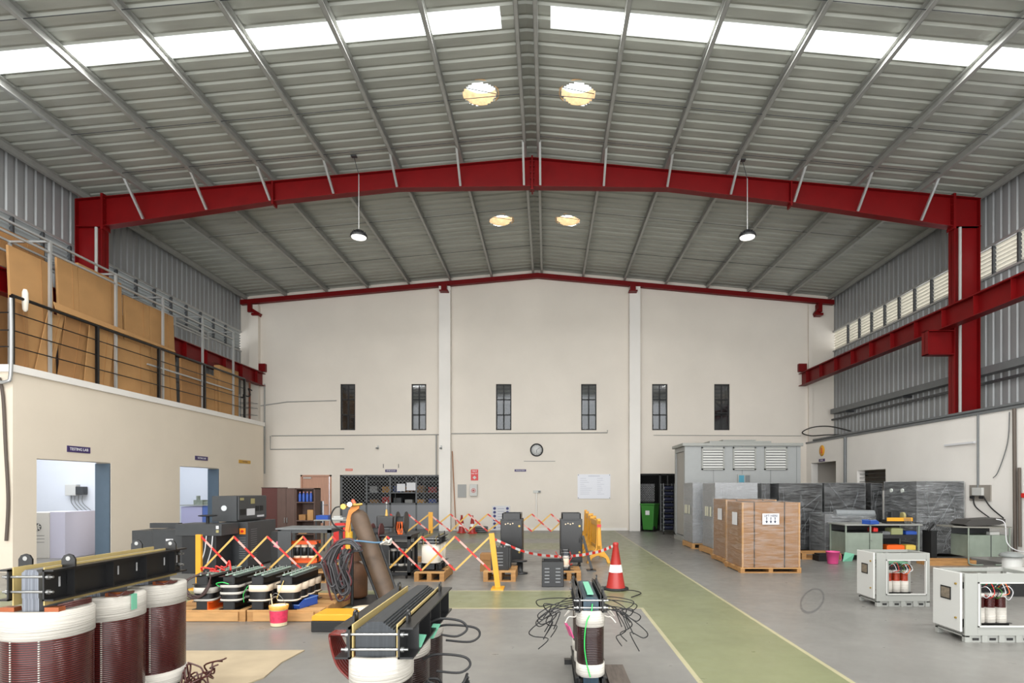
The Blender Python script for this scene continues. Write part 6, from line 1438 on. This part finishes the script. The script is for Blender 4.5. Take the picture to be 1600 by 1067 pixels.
cond([(RW-.05, 12.15, 3.3), (RW-.05, 12.12, .05)], 'dark brown vertical pipe near the right edge of the photo', .035, mat('dark_conduit', (84, 74, 66), .6))
cond([(RW-.05, 12.02, 2.05), (RW-.05, 12.0, .4)], 'second shorter brown pipe beside the dark pipe on the right wall', .03, mat('dark_conduit', (84, 74, 66), .6))
tag(MB().tube(smooth([(RW-.03, 12.3, 3.25), (RW-.03, 12.35, 2.6), (RW-.03, 12.6, 2.0), (RW-.03, 12.75, 1.85)]), .010).build('loose_cable', mgrey), 'loose thin cable curving down the right wall', 'cable')
t = thing('stop_button', 'small red round button on the right wall at the photo edge', 'button', (RW, 11.95, Z(774, 11.95))); MB().cyl((-.04, 0, 0), (-.001, 0, 0), .05, n=18).build('button', redp, t)
tag(MB().box(RW-.05, RW-.001, 13.3, 14.3, Z(695, 13.8), Z(694, 13.8)+.03).build('tube_lamp', paper), 'unlit tube lamp on the right white wall', 'lamp')
t = thing('air_conditioner', 'white air conditioner unit inside the far doorway of the right wall', 'air conditioner', (11.6, 21.75, 2.05)); MB().box(-.7, .4, -.25, 0, 0, .36).build('case', white, t, .02); MB().box(-.66, .36, -.255, -.2502, .03, .06).build('vent', mgrey, t)
tag(MB().box(0, .05, 0, .05, 0, 2).box(.5, .55, 0, .05, 0, 2).box(0, .55, 0, .05, 1.7, 1.75).box(0, .55, 0, .05, 1.2, 1.25).build('yellow_rack', yellow), 'yellow rack seen through the small window in the right wall', 'rack').location = (11.2, 18.3, 0)
mb = MB()
for z_ in (1.7, 1.82, 1.94, 2.06): mb.box(RW+.08, RW+.10, 16.85, 18.4, z_, z_+.012)
struct(mb.build('window_bars', dgrey)); bpy.data.objects['window_bars'].name = 'window_9'
# contents of the store behind the mesh
r_ = random.Random(11)
t = thing('store_shelving', 'dim shelving behind the wire mesh of the storage cage', 'shelving', (-7.6, 24.2, 0))
for z_ in (.4, .9, 1.4, 1.9): MB().box(0, 3.6, 0, .5, z_, z_+.03).build('shelf', mgrey, t)
for x in (0, 1.2, 2.4, 3.57): MB().box(x, x+.03, 0, .03, 0, 2.3).build('upright', mgrey, t)
cols = [card, bluep, white, redp, card2, yellow, mgrey]; nm_ = ['brown', 'blue', 'white', 'red', 'dark brown', 'yellow', 'grey']
pos_ = {'0': 'far left', '1': 'left', '2': 'centre', '3': 'right'}
for lv, zz in (('upper', 1.43), ('middle', .93)):
    for k_ in range(7):
        x = -7.5+.5*k_+r_.uniform(0, .05); c = (k_*3+(2 if lv == 'upper' else 0)) % 7
        o = MB().box(0, .32, 0, .3, 0, .2+.12*r_.random()).box(.12, .2, -.003, 0, .02, .1).build('storage_box', cols[c]); o.location = (x, 24.25, zz)
        tag(o, '%s box in the storage cage, %s on the %s shelf' % (nm_[c], ('leftmost', 'second from the left', 'third from the left', 'in the middle', 'third from the right', 'second from the right', 'rightmost')[k_], lv), 'box', 'boxes in the storage cage')
